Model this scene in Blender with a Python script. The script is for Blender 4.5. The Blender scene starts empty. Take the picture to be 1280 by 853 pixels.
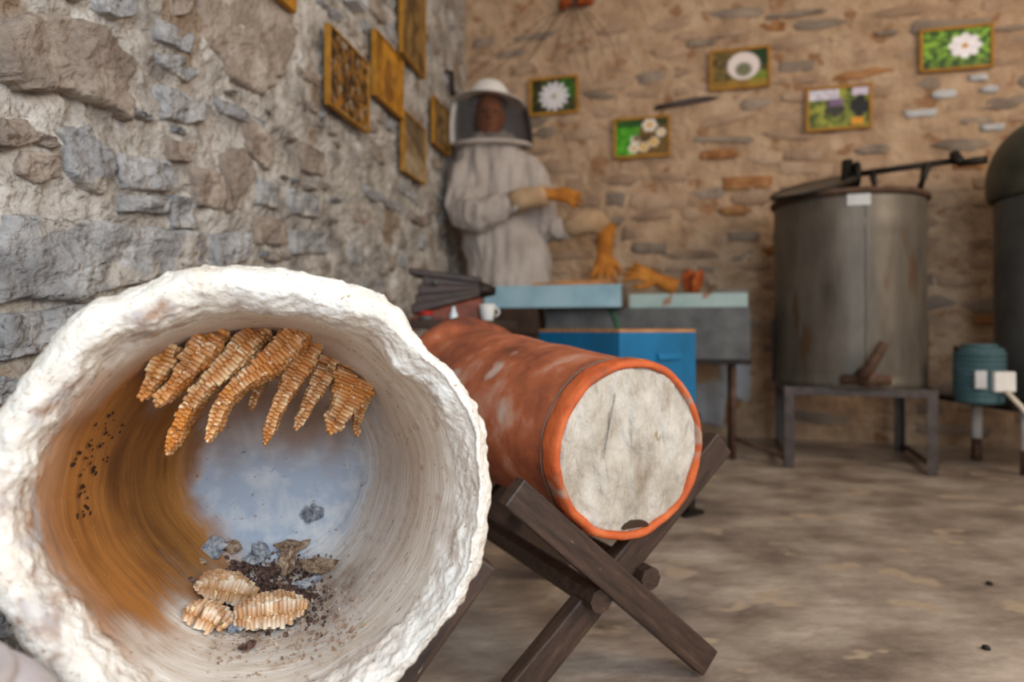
import bpy, bmesh, math, random
from mathutils import Vector, Matrix, noise, Euler

random.seed(7)
SC = bpy.context.scene
COL = SC.collection

# ------------------------------------------------------------------ camera
F = 853.0            # focal length in pixels of the 1280 frame
HY = 412.0           # horizon row
CAMZ = 0.60
cam_d = bpy.data.cameras.new('camera')
cam = bpy.data.objects.new('camera', cam_d)
COL.objects.link(cam)
cam.location = (0, 0, CAMZ)
cam.rotation_euler = (math.radians(90), 0, 0)
cam_d.sensor_width = 36.0
cam_d.lens = 36.0 * F / 1280.0
cam_d.shift_y = -(426.5 - HY) / 1280.0
cam_d.clip_start = 0.02
cam_d.dof.use_dof = True
cam_d.dof.focus_distance = 0.87
cam_d.dof.aperture_fstop = 2.8
SC.camera = cam

# ------------------------------------------------------------------ world, lights, exposure
world = bpy.data.worlds.new('world')
SC.world = world
world.use_nodes = True
bgn = world.node_tree.nodes['Background']
bgn.inputs[0].default_value = (1.0, 0.90, 0.80, 1)
bgn.inputs[1].default_value = 0.40


def area(name, loc, target, sx, sy, power, color):
    d = bpy.data.lights.new(name, 'AREA')
    d.shape = 'RECTANGLE'
    d.size, d.size_y = sx, sy
    d.energy = power
    d.color = color
    o = bpy.data.objects.new(name, d)
    COL.objects.link(o)
    o.location = loc
    o.rotation_euler = (Vector(target) - Vector(loc)).to_track_quat('-Z', 'Y').to_euler()
    return o


# daylight through the open doorway behind the camera, and a warmer window up on the right
area('doorway_daylight', (0.50, -1.15, 1.40), (-0.5, 1.0, 0.55), 1.2, 1.8, 68, (0.72, 0.86, 1.0))
area('window_daylight', (3.4, -0.4, 2.5), (0.6, 2.6, 0.5), 1.4, 1.4, 94, (1.0, 0.86, 0.71))

vs = SC.view_settings
vs.view_transform = 'Standard'
vs.look = 'None'
vs.gamma = 1.0
vs.use_curve_mapping = False
vs.exposure = 0.0


# ------------------------------------------------------------------ helpers
def lin(c):
    return tuple((v / 255 / 12.92) if v / 255 <= 0.04045 else ((v / 255 + 0.055) / 1.055) ** 2.4 for v in c)


def L4(c):
    return (*lin(c), 1.0)


def ray(px, py):
    return Vector(((px - 640) / F, 1.0, (HY - py) / F))


def at(px, py, Y):
    r = ray(px, py) * Y
    return Vector((r.x, r.y, r.z + CAMZ))


def fbm(v, octv=4, H=0.9):
    return noise.fractal(v, H, 2.0, octv, noise_basis='PERLIN_ORIGINAL')


def new_obj(name, mesh, parent=None, mat=None, smooth=True):
    o = bpy.data.objects.new(name, mesh)
    COL.objects.link(o)
    if parent is not None:
        o.parent = parent
    if mat is not None and not mesh.materials:
        mesh.materials.append(mat)
    if smooth:
        mesh.polygons.foreach_set('use_smooth', [True] * len(mesh.polygons))
    return o


def mesh_from(name, verts, faces):
    m = bpy.data.meshes.new(name)
    m.from_pydata([tuple(v) for v in verts], [], faces)
    m.update()
    return m


def bm_obj(name, bm, parent=None, mat=None, smooth=False):
    m = bpy.data.meshes.new(name)
    bm.normal_update()
    bm.to_mesh(m)
    bm.free()
    return new_obj(name, m, parent, mat, smooth)


def tag(o, label=None, cat=None, group=None, kind=None):
    if label: o['label'] = label
    if cat: o['category'] = cat
    if group: o['group'] = group
    if kind: o['kind'] = kind
    return o


def thing(name, label, cat, loc=(0, 0, 0), rot=(0, 0, 0), group=None):
    o = bpy.data.objects.new(name, None)
    o.empty_display_size = 0.05
    COL.objects.link(o)
    o.location = loc
    o.rotation_euler = rot
    return tag(o, label, cat, group)


def bm_box(bm, c, d, bevel=0.0, rot=None, seg=2):
    M = Matrix.Translation(Vector(c)) @ (rot.to_4x4() if rot is not None else Matrix.Identity(4)) @ Matrix.Diagonal((*d, 1))
    r = bmesh.ops.create_cube(bm, size=1.0, matrix=M)
    if bevel > 0:
        es = set()
        for v in r['verts']:
            es.update(v.link_edges)
        bmesh.ops.bevel(bm, geom=list(es), offset=bevel, segments=seg, affect='EDGES', profile=0.6)


def box(name, c, d, parent, mat, bevel=0.003, rot=None):
    bm = bmesh.new()
    bm_box(bm, c, d, bevel, rot)
    return bm_obj(name, bm, parent, mat, False)


def bm_tube(bm, pts, radii, n=12, cap=True, sx=1.0):
    pts = [Vector(p) for p in pts]
    if not hasattr(radii, '__len__'):
        radii = [radii] * len(pts)
    rings = []
    t0 = (pts[1] - pts[0]).normalized()
    ref = Vector((0, 0, 1)) if abs(t0.z) < 0.9 else Vector((0, 1, 0))
    side = t0.cross(ref).normalized()
    for i, p in enumerate(pts):
        a = pts[max(i - 1, 0)]
        b = pts[min(i + 1, len(pts) - 1)]
        t = (b - a).normalized()
        side = (side - t * side.dot(t)).normalized()
        up = side.cross(t)
        rr = radii[i]
        rx, ry = (rr if hasattr(rr, '__len__') else (rr, rr))
        rings.append([bm.verts.new(p + side * (math.cos(2 * math.pi * k / n) * rx * sx) + up * (math.sin(2 * math.pi * k / n) * ry)) for k in range(n)])
    for i in range(len(rings) - 1):
        for k in range(n):
            bm.faces.new((rings[i][k], rings[i][(k + 1) % n], rings[i + 1][(k + 1) % n], rings[i + 1][k]))
    if cap:
        bm.faces.new(rings[0][::-1])
        bm.faces.new(rings[-1])


def tube(name, pts, radii, parent, mat, n=12, smooth=True):
    bm = bmesh.new()
    bm_tube(bm, pts, radii, n)
    bmesh.ops.recalc_face_normals(bm, faces=bm.faces)
    return bm_obj(name, bm, parent, mat, smooth)


def lathe_mesh(name, prof, n=64, disp=None):
    """prof: (z, r) pairs; revolves about local z."""
    verts, faces, idx = [], [], []
    for (z, r) in prof:
        if r <= 1e-6:
            idx.append([len(verts)])
            verts.append(Vector((0, 0, z)))
        else:
            row = []
            for k in range(n):
                a = 2 * math.pi * k / n
                row.append(len(verts))
                verts.append(Vector((r * math.cos(a), r * math.sin(a), z)))
            idx.append(row)
    if disp:
        verts = [disp(v) for v in verts]
    for i in range(len(idx) - 1):
        A, B = idx[i], idx[i + 1]
        for k in range(n):
            k2 = (k + 1) % n
            if len(A) == 1 and len(B) == 1:
                continue
            if len(A) == 1:
                faces.append((A[0], B[k2], B[k]))
            elif len(B) == 1:
                faces.append((A[k], A[k2], B[0]))
            else:
                faces.append((A[k], A[k2], B[k2], B[k]))
    m = mesh_from(name, verts, faces)
    bm = bmesh.new()
    bm.from_mesh(m)
    bmesh.ops.recalc_face_normals(bm, faces=bm.faces)
    bm.to_mesh(m)
    bm.free()
    return m


def sstep(a, b, x):
    t = max(0.0, min(1.0, (x - a) / (b - a)))
    return t * t * (3 - 2 * t)


def catmull(pts, per=8):
    """dense smooth profile through 2d points"""
    out = []
    n = len(pts)
    for i in range(n - 1):
        p0 = pts[max(i - 1, 0)]; p1 = pts[i]; p2 = pts[i + 1]; p3 = pts[min(i + 2, n - 1)]
        for j in range(per):
            t = j / per
            out.append(tuple(0.5 * ((2 * p1[c]) + (-p0[c] + p2[c]) * t + (2 * p0[c] - 5 * p1[c] + 4 * p2[c] - p3[c]) * t * t + (-p0[c] + 3 * p1[c] - 3 * p2[c] + p3[c]) * t ** 3) for c in range(len(p1))))
    out.append(tuple(pts[-1]))
    return out


# ------------------------------------------------------------------ materials
def nodes_of(m):
    m.use_nodes = True
    nt = m.node_tree
    return nt, nt.nodes, nt.links, nt.nodes['Principled BSDF']


def mk(name, stops, scale=8.0, detail=6.0, rough=0.8, bump=0.3, bscale=60.0, bdist=0.004, metal=0.0, stretch=(1, 1, 1), spec=0.3, rnd=0.0, speck=None, sss=0.0, bump2=None):
    """noise-coloured principled material; stops = list of (pos, rgb 0-255); rnd = per-object brightness jitter;
    speck = (rgb, scale, threshold)"""
    m = bpy.data.materials.new(name)
    nt, N, Lk, P = nodes_of(m)
    tc = N.new('ShaderNodeTexCoord')
    mp = N.new('ShaderNodeMapping')
    mp.inputs['Scale'].default_value = stretch
    Lk.new(tc.outputs['Object'], mp.inputs[0])
    vec = mp.outputs[0]
    oi = N.new('ShaderNodeObjectInfo')
    nz = N.new('ShaderNodeTexNoise')
    nz.noise_dimensions = '4D'
    nz.inputs['Scale'].default_value = scale
    nz.inputs['Detail'].default_value = detail
    nz.inputs['Roughness'].default_value = 0.62
    mw = N.new('ShaderNodeMath'); mw.operation = 'MULTIPLY'; mw.inputs[1].default_value = 30.0
    Lk.new(oi.outputs['Random'], mw.inputs[0])
    Lk.new(mw.outputs[0], nz.inputs['W'])
    Lk.new(vec, nz.inputs['Vector'])
    rp = N.new('ShaderNodeValToRGB')
    els = rp.color_ramp.elements
    while len(els) < len(stops):
        els.new(0.5)
    for e, (p, c) in zip(els, stops):
        e.position = p
        e.color = L4(c)
    Lk.new(nz.outputs['Fac'], rp.inputs[0])
    colour = rp.outputs[0]
    if rnd > 0:
        mr = N.new('ShaderNodeMapRange')
        mr.inputs['To Min'].default_value = 1 - rnd
        mr.inputs['To Max'].default_value = 1 + rnd
        Lk.new(oi.outputs['Random'], mr.inputs['Value'])
        hs = N.new('ShaderNodeHueSaturation')
        Lk.new(mr.outputs[0], hs.inputs['Value'])
        Lk.new(colour, hs.inputs['Color'])
        colour = hs.outputs[0]
    if speck:
        sn = N.new('ShaderNodeTexNoise')
        sn.inputs['Scale'].default_value = speck[1]
        sn.inputs['Detail'].default_value = 3
        Lk.new(vec, sn.inputs['Vector'])
        sr = N.new('ShaderNodeMapRange')
        sr.inputs['From Min'].default_value = speck[2]
        sr.inputs['From Max'].default_value = speck[2] + 0.05
        Lk.new(sn.outputs['Fac'], sr.inputs['Value'])
        mx = N.new('ShaderNodeMix'); mx.data_type = 'RGBA'
        Lk.new(sr.outputs[0], mx.inputs[0])
        Lk.new(colour, mx.inputs[6])
        mx.inputs[7].default_value = L4(speck[0])
        colour = mx.outputs[2]
    Lk.new(colour, P.inputs['Base Color'])
    P.inputs['Roughness'].default_value = rough
    P.inputs['Metallic'].default_value = metal
    P.inputs['Specular IOR Level'].default_value = spec
    if sss > 0:
        P.inputs['Subsurface Weight'].default_value = sss
        P.inputs['Subsurface Radius'].default_value = (0.01, 0.005, 0.002)
    if bump > 0:
        bn = N.new('ShaderNodeTexNoise')
        bn.inputs['Scale'].default_value = bscale
        bn.inputs['Detail'].default_value = 6
        Lk.new(vec, bn.inputs['Vector'])
        bp = N.new('ShaderNodeBump')
        bp.inputs['Strength'].default_value = bump
        bp.inputs['Distance'].default_value = bdist
        Lk.new(bn.outputs['Fac'], bp.inputs['Height'])
        if bump2:
            vt = N.new('ShaderNodeTexVoronoi')
            vt.inputs['Scale'].default_value = bump2[0]
            vt.inputs['Randomness'].default_value = 1.0
            wn = N.new('ShaderNodeTexNoise')
            wn.inputs['Scale'].default_value = bump2[0] * 0.6
            wn.inputs['Detail'].default_value = 4
            Lk.new(vec, wn.inputs['Vector'])
            ad = N.new('ShaderNodeVectorMath'); ad.operation = 'MULTIPLY_ADD'
            ad.inputs[1].default_value = (bump2[2],) * 3
            Lk.new(wn.outputs['Color'], ad.inputs[0])
            Lk.new(vec, ad.inputs[2])
            Lk.new(ad.outputs[0], vt.inputs['Vector'])
            b2 = N.new('ShaderNodeBump')
            b2.inputs['Strength'].default_value = 1.0
            b2.inputs['Distance'].default_value = bump2[1]
            Lk.new(vt.outputs['Distance'], b2.inputs['Height'])
            Lk.new(b2.outputs[0], bp.inputs['Normal'])
        Lk.new(bp.outputs[0], P.inputs['Normal'])
    return m


def mk_attr(name, attr, rough=0.6, bump=0.0, bscale=80, sss=0.0, spec=0.3, bdist=0.003, stretch=(1, 1, 1), speck=None, fibre=None):
    """colour read from a per-vertex print/stain attribute"""
    m = bpy.data.materials.new(name)
    nt, N, Lk, P = nodes_of(m)
    a = N.new('ShaderNodeAttribute')
    a.attribute_name = attr
    colour = a.outputs['Color']
    if speck:
        t2 = N.new('ShaderNodeTexCoord')
        for (rgb, sc, th, st) in speck:
            m2 = N.new('ShaderNodeMapping')
            m2.inputs['Scale'].default_value = st
            Lk.new(t2.outputs['Object'], m2.inputs[0])
            sn = N.new('ShaderNodeTexNoise')
            sn.inputs['Scale'].default_value = sc
            sn.inputs['Detail'].default_value = 2
            sn.inputs['Distortion'].default_value = 1.2
            Lk.new(m2.outputs[0], sn.inputs['Vector'])
            sr = N.new('ShaderNodeMapRange')
            sr.inputs['From Min'].default_value = th
            sr.inputs['From Max'].default_value = th + 0.06
            Lk.new(sn.outputs['Fac'], sr.inputs['Value'])
            mx = N.new('ShaderNodeMix'); mx.data_type = 'RGBA'
            Lk.new(sr.outputs[0], mx.inputs[0])
            Lk.new(colour, mx.inputs[6])
            mx.inputs[7].default_value = L4(rgb)
            colour = mx.outputs[2]
    Lk.new(colour, P.inputs['Base Color'])
    P.inputs['Roughness'].default_value = rough
    P.inputs['Specular IOR Level'].default_value = spec
    if sss:
        P.inputs['Subsurface Weight'].default_value = sss
        P.inputs['Subsurface Radius'].default_value = (0.008, 0.004, 0.0015)
    if bump:
        tc = N.new('ShaderNodeTexCoord')
        mp = N.new('ShaderNodeMapping')
        mp.inputs['Scale'].default_value = stretch
        Lk.new(tc.outputs['Object'], mp.inputs[0])
        bn = N.new('ShaderNodeTexNoise')
        bn.inputs['Scale'].default_value = bscale
        bn.inputs['Detail'].default_value = 6
        Lk.new(mp.outputs[0], bn.inputs['Vector'])
        bp = N.new('ShaderNodeBump')
        bp.inputs['Strength'].default_value = bump
        bp.inputs['Distance'].default_value = bdist
        Lk.new(bn.outputs['Fac'], bp.inputs['Height'])
        Lk.new(bp.outputs[0], P.inputs['Normal'])
    return m


def paint(mesh, fn, attr='print'):
    at_ = mesh.color_attributes.new(attr, 'FLOAT_COLOR', 'POINT')
    flat = []
    for v in mesh.vertices:
        c = fn(v.co)
        flat.extend((c[0], c[1], c[2], 1.0))
    at_.data.foreach_set('color', flat)


M = {}
M['mortar_near'] = mk('mortar_near', [(0.34, (118, 109, 101)), (0.5, (170, 161, 150)), (0.66, (204, 196, 186))], 9, 11, 0.95, 0.9, 70, 0.014, speck=((142, 122, 102), 3.2, 0.60), bump2=(38, 0.007, 0.03))
M['stone_brown'] = mk('stone_brown', [(0.25, (104, 90, 80)), (0.5, (150, 134, 120)), (0.75, (186, 172, 158))], 11, 10, 0.85, 0.9, 60, 0.012, rnd=0.12, speck=((178, 166, 152), 6, 0.60), bump2=(16, 0.008, 0.08))
M['stone_grey'] = mk('stone_grey', [(0.25, (102, 99, 98)), (0.5, (152, 149, 147)), (0.75, (194, 190, 186))], 12, 11, 0.85, 1.0, 60, 0.014, rnd=0.12, speck=((182, 173, 162), 7, 0.54), bump2=(22, 0.010, 0.08))
M['mortar_back'] = mk('mortar_back', [(0.25, (132, 102, 78)), (0.5, (180, 148, 118)), (0.78, (212, 184, 154))], 5.5, 12, 0.95, 0.8, 26, 0.02, speck=((152, 112, 80), 8, 0.60), bump2=(14, 0.012, 0.06))
M['stone_tan'] = mk('stone_tan', [(0.25, (124, 98, 78)), (0.5, (168, 138, 112)), (0.78, (200, 172, 144))], 8, 9, 0.9, 0.8, 30, 0.02, rnd=0.13, speck=((188, 158, 128), 5, 0.58))
M['stone_slate'] = mk('stone_slate', [(0.25, (108, 92, 80)), (0.5, (142, 124, 108)), (0.78, (174, 154, 134))], 8, 9, 0.9, 0.8, 30, 0.02, rnd=0.15, speck=((180, 150, 122), 6, 0.56))
M['stone_ochre'] = mk('stone_ochre', [(0.3, (112, 70, 38)), (0.5, (158, 108, 66)), (0.75, (190, 146, 100))], 12, 8, 0.9, 0.7, 30, 0.015, rnd=0.15, speck=((180, 148, 116), 6, 0.56))
M['floor'] = mk('floor_concrete', [(0.34, (108, 93, 81)), (0.46, (142, 124, 109)), (0.56, (164, 147, 131)), (0.70, (198, 181, 162))], 4.5, 15, 0.38, 0.5, 22, 0.008, spec=0.5, speck=((176, 154, 130), 6.5, 0.60), stretch=(0.9, 1.3, 1))
M['wood_dark'] = mk('wood_dark', [(0.3, (36, 24, 18)), (0.55, (64, 44, 33)), (0.8, (96, 70, 54))], 14, 7, 0.5, 0.35, 90, 0.002, stretch=(1, 7, 7), spec=0.5, speck=((150, 128, 110), 30, 0.72))
M['terracotta'] = mk('terracotta', [(0.34, (104, 54, 38)), (0.45, (148, 78, 50)), (0.56, (180, 98, 62)), (0.68, (198, 146, 122))], 9, 12, 0.5, 0.5, 60, 0.003, spec=0.4, speck=((196, 166, 150), 6.5, 0.62))
M['terracotta_rim'] = mk('terracotta_rim', [(0.34, (126, 70, 48)), (0.5, (192, 88, 42)), (0.68, (214, 116, 66))], 9, 9, 0.7, 0.6, 70, 0.004, speck=((166, 130, 108), 12, 0.58))
M['lid_plaster'] = mk('lid_plaster', [(0.32, (146, 130, 112)), (0.5, (188, 176, 160)), (0.7, (212, 204, 192))], 9, 11, 0.9, 1.0, 22, 0.02, stretch=(1.8, 0.8, 1), speck=((136, 108, 80), 16, 0.70))
M['groove'] = mk('groove_clay', [(0.3, (92, 74, 62)), (0.7, (130, 112, 98))], 10, 4, 0.9, 0)
M['galv'] = mk('galvanised', [(0.25, (64, 63, 61)), (0.5, (88, 86, 83)), (0.78, (110, 107, 102))], 11, 10, 0.55, 0.25, 40, 0.003, metal=0.3, spec=0.4)
M['drum'] = mk('drum_tin', [(0.25, (68, 60, 52)), (0.5, (98, 89, 78)), (0.78, (122, 112, 98))], 5, 9, 0.5, 0.15, 30, 0.003, metal=0.35, spec=0.5, stretch=(2, 2, 0.6), speck=((92, 70, 50), 4, 0.64))
M['rust'] = mk('rusty_iron', [(0.3, (62, 44, 34)), (0.55, (92, 68, 54)), (0.8, (118, 92, 76))], 18, 6, 0.7, 0.3, 90, 0.002, metal=0.3)
M['iron'] = mk('dark_iron', [(0.3, (26, 22, 19)), (0.6, (44, 37, 31)), (0.8, (66, 56, 46))], 20, 5, 0.5, 0.2, 90, 0.002, metal=0.5)
M['frame_iron'] = mk('angle_iron', [(0.3, (58, 50, 46)), (0.55, (82, 72, 67)), (0.8, (104, 92, 86))], 20, 5, 0.5, 0.2, 90, 0.002, metal=0.3)
M['paleblue'] = mk('pale_blue_paint', [(0.25, (122, 154, 168)), (0.5, (148, 180, 192)), (0.8, (172, 200, 208))], 7, 7, 0.6, 0.15, 50, 0.002)
M['paleblue2'] = mk('pale_green_blue_paint', [(0.25, (136, 158, 156)), (0.5, (158, 178, 174)), (0.8, (178, 192, 186))], 7, 7, 0.65, 0.15, 50, 0.002, speck=((150, 118, 92), 9, 0.64))
M['grey_board'] = mk('weathered_grey', [(0.3, (90, 86, 80)), (0.7, (126, 120, 110))], 12, 6, 0.8, 0.2)
M['blue'] = mk('blue_paint', [(0.25, (0, 82, 118)), (0.5, (3, 102, 146)), (0.8, (18, 122, 164))], 5, 6, 0.4, 0.08, 50, 0.002, spec=0.5)
M['rawwood'] = mk('raw_wood', [(0.3, (148, 92, 50)), (0.6, (190, 134, 84)), (0.8, (214, 166, 118))], 10, 6, 0.8, 0.2, 60, 0.002, stretch=(1, 6, 6))
M['suit'] = mk('suit_cotton', [(0.25, (150, 136, 126)), (0.5, (176, 163, 153)), (0.8, (198, 187, 178))], 6, 6, 0.95, 0.35, 30, 0.006)
M['hat'] = mk('hat_white', [(0.3, (206, 198, 190)), (0.7, (230, 224, 216))], 8, 4, 0.9, 0.15, 80, 0.002)
M['cuff'] = mk('cuff_canvas', [(0.3, (160, 126, 92)), (0.7, (200, 168, 132))], 14, 5, 0.95, 0.4, 40, 0.004)
M['glove'] = mk('glove_leather', [(0.25, (122, 68, 18)), (0.5, (166, 102, 32)), (0.8, (196, 134, 56))], 14, 6, 0.75, 0.3, 50, 0.003)
M['skin'] = mk('mannequin_face', [(0.3, (150, 88, 56)), (0.7, (186, 118, 80))], 8, 4, 0.6, 0.1)
M['pframe'] = mk('ochre_frame', [(0.3, (140, 92, 22)), (0.6, (176, 124, 40)), (0.8, (196, 146, 60))], 12, 5, 0.6, 0.15, 60, 0.002)
M['tank'] = mk('tank_grey', [(0.3, (70, 70, 68)), (0.6, (96, 95, 92)), (0.8, (118, 116, 110))], 5, 7, 0.45, 0.1, 40, 0.002, metal=0.4)
M['dome'] = mk('dome_copper', [(0.3, (58, 58, 48)), (0.6, (84, 82, 68)), (0.8, (108, 102, 86))], 7, 7, 0.5, 0.2, 40, 0.003, metal=0.3)
M['teal'] = mk('teal_motor', [(0.3, (52, 76, 80)), (0.6, (70, 98, 102)), (0.8, (96, 120, 122))], 10, 5, 0.45, 0.1, 50, 0.002)
M['white'] = mk('white_paint', [(0.3, (206, 202, 196)), (0.7, (230, 226, 220))], 10, 5, 0.6, 0.1)
M['white_dull'] = mk('white_dull', [(0.3, (168, 166, 166)), (0.7, (204, 202, 200))], 5, 6, 0.9, 0.3, 20, 0.01)
M['cable'] = mk('cable_cream', [(0.3, (196, 182, 160)), (0.7, (222, 210, 190))], 10, 3, 0.6, 0)
M['leather_dark'] = mk('leather_dark', [(0.3, (38, 26, 19)), (0.6, (66, 46, 34)), (0.8, (92, 68, 50))], 12, 5, 0.45, 0.3, 40, 0.004)
M['redwood'] = mk('reddish_wood', [(0.3, (94, 40, 22)), (0.6, (132, 62, 36)), (0.8, (156, 86, 54))], 10, 5, 0.5, 0.2, 60, 0.002, stretch=(1, 5, 5))
M['green'] = mk('green_strap', [(0.3, (40, 76, 54)), (0.7, (66, 108, 78))], 12, 4, 0.7, 0.1)
M['red'] = mk('red_plastic', [(0.3, (160, 28, 24)), (0.7, (186, 44, 36))], 10, 3, 0.5, 0)
M['twig'] = mk('dry_twig', [(0.3, (82, 58, 42)), (0.7, (122, 92, 68))], 12, 4, 0.9, 0)
M['rustbloom'] = mk('dried_bloom', [(0.3, (96, 34, 14)), (0.55, (150, 70, 26)), (0.8, (190, 112, 52))], 30, 5, 0.85, 0.3, 60, 0.003)
M['flake_grey'] = mk('flake_grey', [(0.36, (84, 88, 98)), (0.5, (142, 143, 147)), (0.66, (192, 188, 182))], 110, 8, 0.9, 0.9, 260, 0.004, rnd=0.12)
M['flake_tan'] = mk('flake_tan', [(0.36, (86, 64, 48)), (0.5, (148, 118, 92)), (0.66, (190, 166, 140))], 110, 8, 0.85, 0.9, 260, 0.004, rnd=0.15)
M['flake_dark'] = mk('flake_dark', [(0.36, (46, 30, 26)), (0.5, (84, 58, 48)), (0.66, (132, 104, 92))], 140, 8, 0.85, 0.9, 260, 0.004, rnd=0.15)
M['crumb'] = mk('crumb', [(0.3, (108, 82, 66)), (0.5, (160, 130, 106)), (0.75, (206, 186, 164))], 60, 4, 0.9, 0)
M['propolis'] = mk('propolis_dark', [(0.3, (34, 18, 8)), (0.7, (58, 32, 14))], 60, 4, 0.6, 0.2)
M['straw'] = mk('straw', [(0.3, (132, 88, 52)), (0.7, (176, 132, 90))], 40, 3, 0.9, 0)
M['potclay'] = mk('pot_clay', [(0.3, (176, 160, 150)), (0.5, (200, 192, 194)), (0.75, (212, 204, 206))], 9, 7, 0.8, 0.2, 40, 0.004, speck=((178, 148, 126), 7, 0.58))
M['print'] = mk_attr('photo_print', 'print', rough=0.45)
M['hive'] = mk_attr('hive_plaster', 'stain', rough=0.92, bump=0.65, bscale=150, bdist=0.006, speck=[((160, 122, 90), 150, 0.675, (1, 1, 1)), ((128, 88, 58), 60, 0.72, (1, 3, 2))])
M['hive_inside'] = mk_attr('hive_inside', 'stain', rough=0.9, bump=0.55, bscale=60, bdist=0.003, stretch=(0.5, 0.5, 4), speck=[((128, 88, 58), 130, 0.69, (1, 1, 2)), ((110, 100, 96), 60, 0.70, (1, 1, 2))])
M['wax'] = mk_attr('comb_wax', 'stain', rough=0.5, bump=0.3, bscale=300, sss=0.3, bdist=0.001, speck=[((236, 208, 168), 110, 0.60, (1, 1, 1))])

# semi-transparent black netting of the veil
m = bpy.data.materials.new('veil_net')
nt, N, Lk, P = nodes_of(m)
P.inputs['Base Color'].default_value = L4((24, 22, 22))
P.inputs['Roughness'].default_value = 0.9
tr = N.new('ShaderNodeBsdfTransparent')
mix = N.new('ShaderNodeMixShader')
mix.inputs[0].default_value = 0.40
Lk.new(tr.outputs[0], mix.inputs[1])
Lk.new(P.outputs[0], mix.inputs[2])
Lk.new(mix.outputs[0], N['Material Output'].inputs[0])
M['net'] = m

# ------------------------------------------------------------------ room: walls and floor
CORNER = Vector((-0.288, 4.23, 0))
LX = Vector((0.176, 1.0, 0)).normalized()        # along the left wall, towards the corner
LN = LX.cross(Vector((0, 0, 1)))
BX = Vector((0.965, -0.2607, 0)).normalized()    # along the back wall, away from the corner
BN = BX.cross(Vector((0, 0, 1)))


def wall_matrix(x, n):
    return Matrix(((x.x, 0, n.x, CORNER.x), (x.y, 0, n.y, CORNER.y), (0, 1, 0, 0), (0, 0, 0, 1)))


MLW, MBW = wall_matrix(LX, LN), wall_matrix(BX, BN)


def wall_hit(px, py, MW, off=0.0):
    Mi = MW.inverted()
    o = Mi @ Vector((0, 0, CAMZ))
    d = Mi.to_3x3() @ ray(px, py)
    t = (off - o.z) / d.z
    p = o + d * t
    return p.x, p.y


def spans(parts):
    out = []
    for a, b, st in parts:
        n = max(1, int(round((b - a) / st)))
        out += [a + (b - a) * i / n for i in range(n)]
    out.append(parts[-1][1])
    return out


def wall_grid(name, xs, ys, hfn, MW, mat):
    nx, ny = len(xs), len(ys)
    vs_ = [(x, y, hfn(x, y)) for y in ys for x in xs]
    fs = [(j * nx + i, j * nx + i + 1, (j + 1) * nx + i + 1, (j + 1) * nx + i) for j in range(ny - 1) for i in range(nx - 1)]
    o = new_obj(name, mesh_from(name, vs_, fs), None, mat, True)
    o.matrix_world = MW
    tag(o, kind='structure')
    return o


def h_left(x, y):
    q = Vector((x, y * 1.15, 0))
    h = fbm(q * 5.0 + Vector((6, 15, 2)), 4, 0.85) * 0.013 - 0.004
    h += fbm(q * 17 + Vector((1, 5, 2)), 4, 0.75) * 0.008
    if x > -3.6:
        # lumps of stone chip buried in the mortar, with sharp creases between them
        w = q + Vector((fbm(q * 9, 2), fbm(q * 9 + Vector((5, 5, 5)), 2), 0)) * 0.03
        d = noise.voronoi(Vector((w.x * 15, w.y * 21, 0)))[0]
        h += (0.5 - min(0.9, d[0])) * 0.010 + min(0.18, d[1] - d[0]) * 0.026
    return h


def h_back(x, y):
    q = Vector((x, y * 1.2, 0))
    return fbm(q * 4.0 + Vector((15, 3, 5)), 4, 0.85) * 0.009


wall_left = wall_grid('wall_left', spans([(-5.4, -3.6, 0.04), (-3.6, -2.1, 0.0065), (-2.1, 0.0, 0.012)]), spans([(-0.02, 1.45, 0.0075), (1.45, 3.0, 0.016)]), h_left, MLW, M['mortar_near'])
tag(wall_left, 'rough rubble stone wall with thick pale mortar')
wall_back = wall_grid('wall_back', spans([(-0.05, 4.6, 0.025)]), spans([(-0.02, 3.0, 0.025)]), h_back, MBW, M['mortar_back'])
tag(wall_back, 'tan stone wall of thin courses smeared with mortar')


def stone_mesh(name, outline, h, seed, rings=4, rough=0.006, sub=3, tilt=0.0):
    """irregular stone: outline (x,y) around its centre, standing h proud of the mortar"""
    pts = []
    n = len(outline)
    for i in range(n):
        a, b = Vector(outline[i]), Vector(outline[(i + 1) % n])
        for k in range(sub):
            pts.append(a.lerp(b, k / sub))
    off = Vector((seed * 1.7, seed * 0.9, seed * 2.3))
    vs_, fs = [], []
    nn = len(pts)
    levels = [(1.03, -0.03), (1.0, h * 0.55)] + [(0.93 - 0.86 * k / rings, h) for k in range(rings)]
    for li, (s, z) in enumerate(levels):
        for p in pts:
            q = Vector((p.x, p.y, 0))
            wob = 1 + 0.10 * noise.noise(q * 25 + off) + 0.10 * noise.noise(q * 70 + off) if sub > 1 else 1
            x, y = p.x * s * wob, p.y * s * wob
            zz = z
            if li >= 1:
                v = Vector((x, y, 0))
                fd = noise.voronoi(Vector((v.x * 11, v.y * 16, 0)) + off)[0]
                zz += fbm(v * 14 + off, 4, 0.7) * rough * 1.3 + fbm(v * 45 + off, 3, 0.6) * rough * 0.8 + (0.45 - fd[0]) * rough * 1.8 + tilt * y
            vs_.append((x, y, zz))
    for li in range(len(levels) - 1):
        for k in range(nn):
            a = li * nn + k
            b = li * nn + (k + 1) % nn
            fs.append((a, b, b + nn, a + nn))
    last = (len(levels) - 1) * nn
    c = len(vs_)
    vs_.append((0, 0, h + fbm(off, 3) * rough))
    for k in range(nn):
        fs.append((last + k, last + (k + 1) % nn, c))
    return mesh_from(name, vs_, fs)


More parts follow.
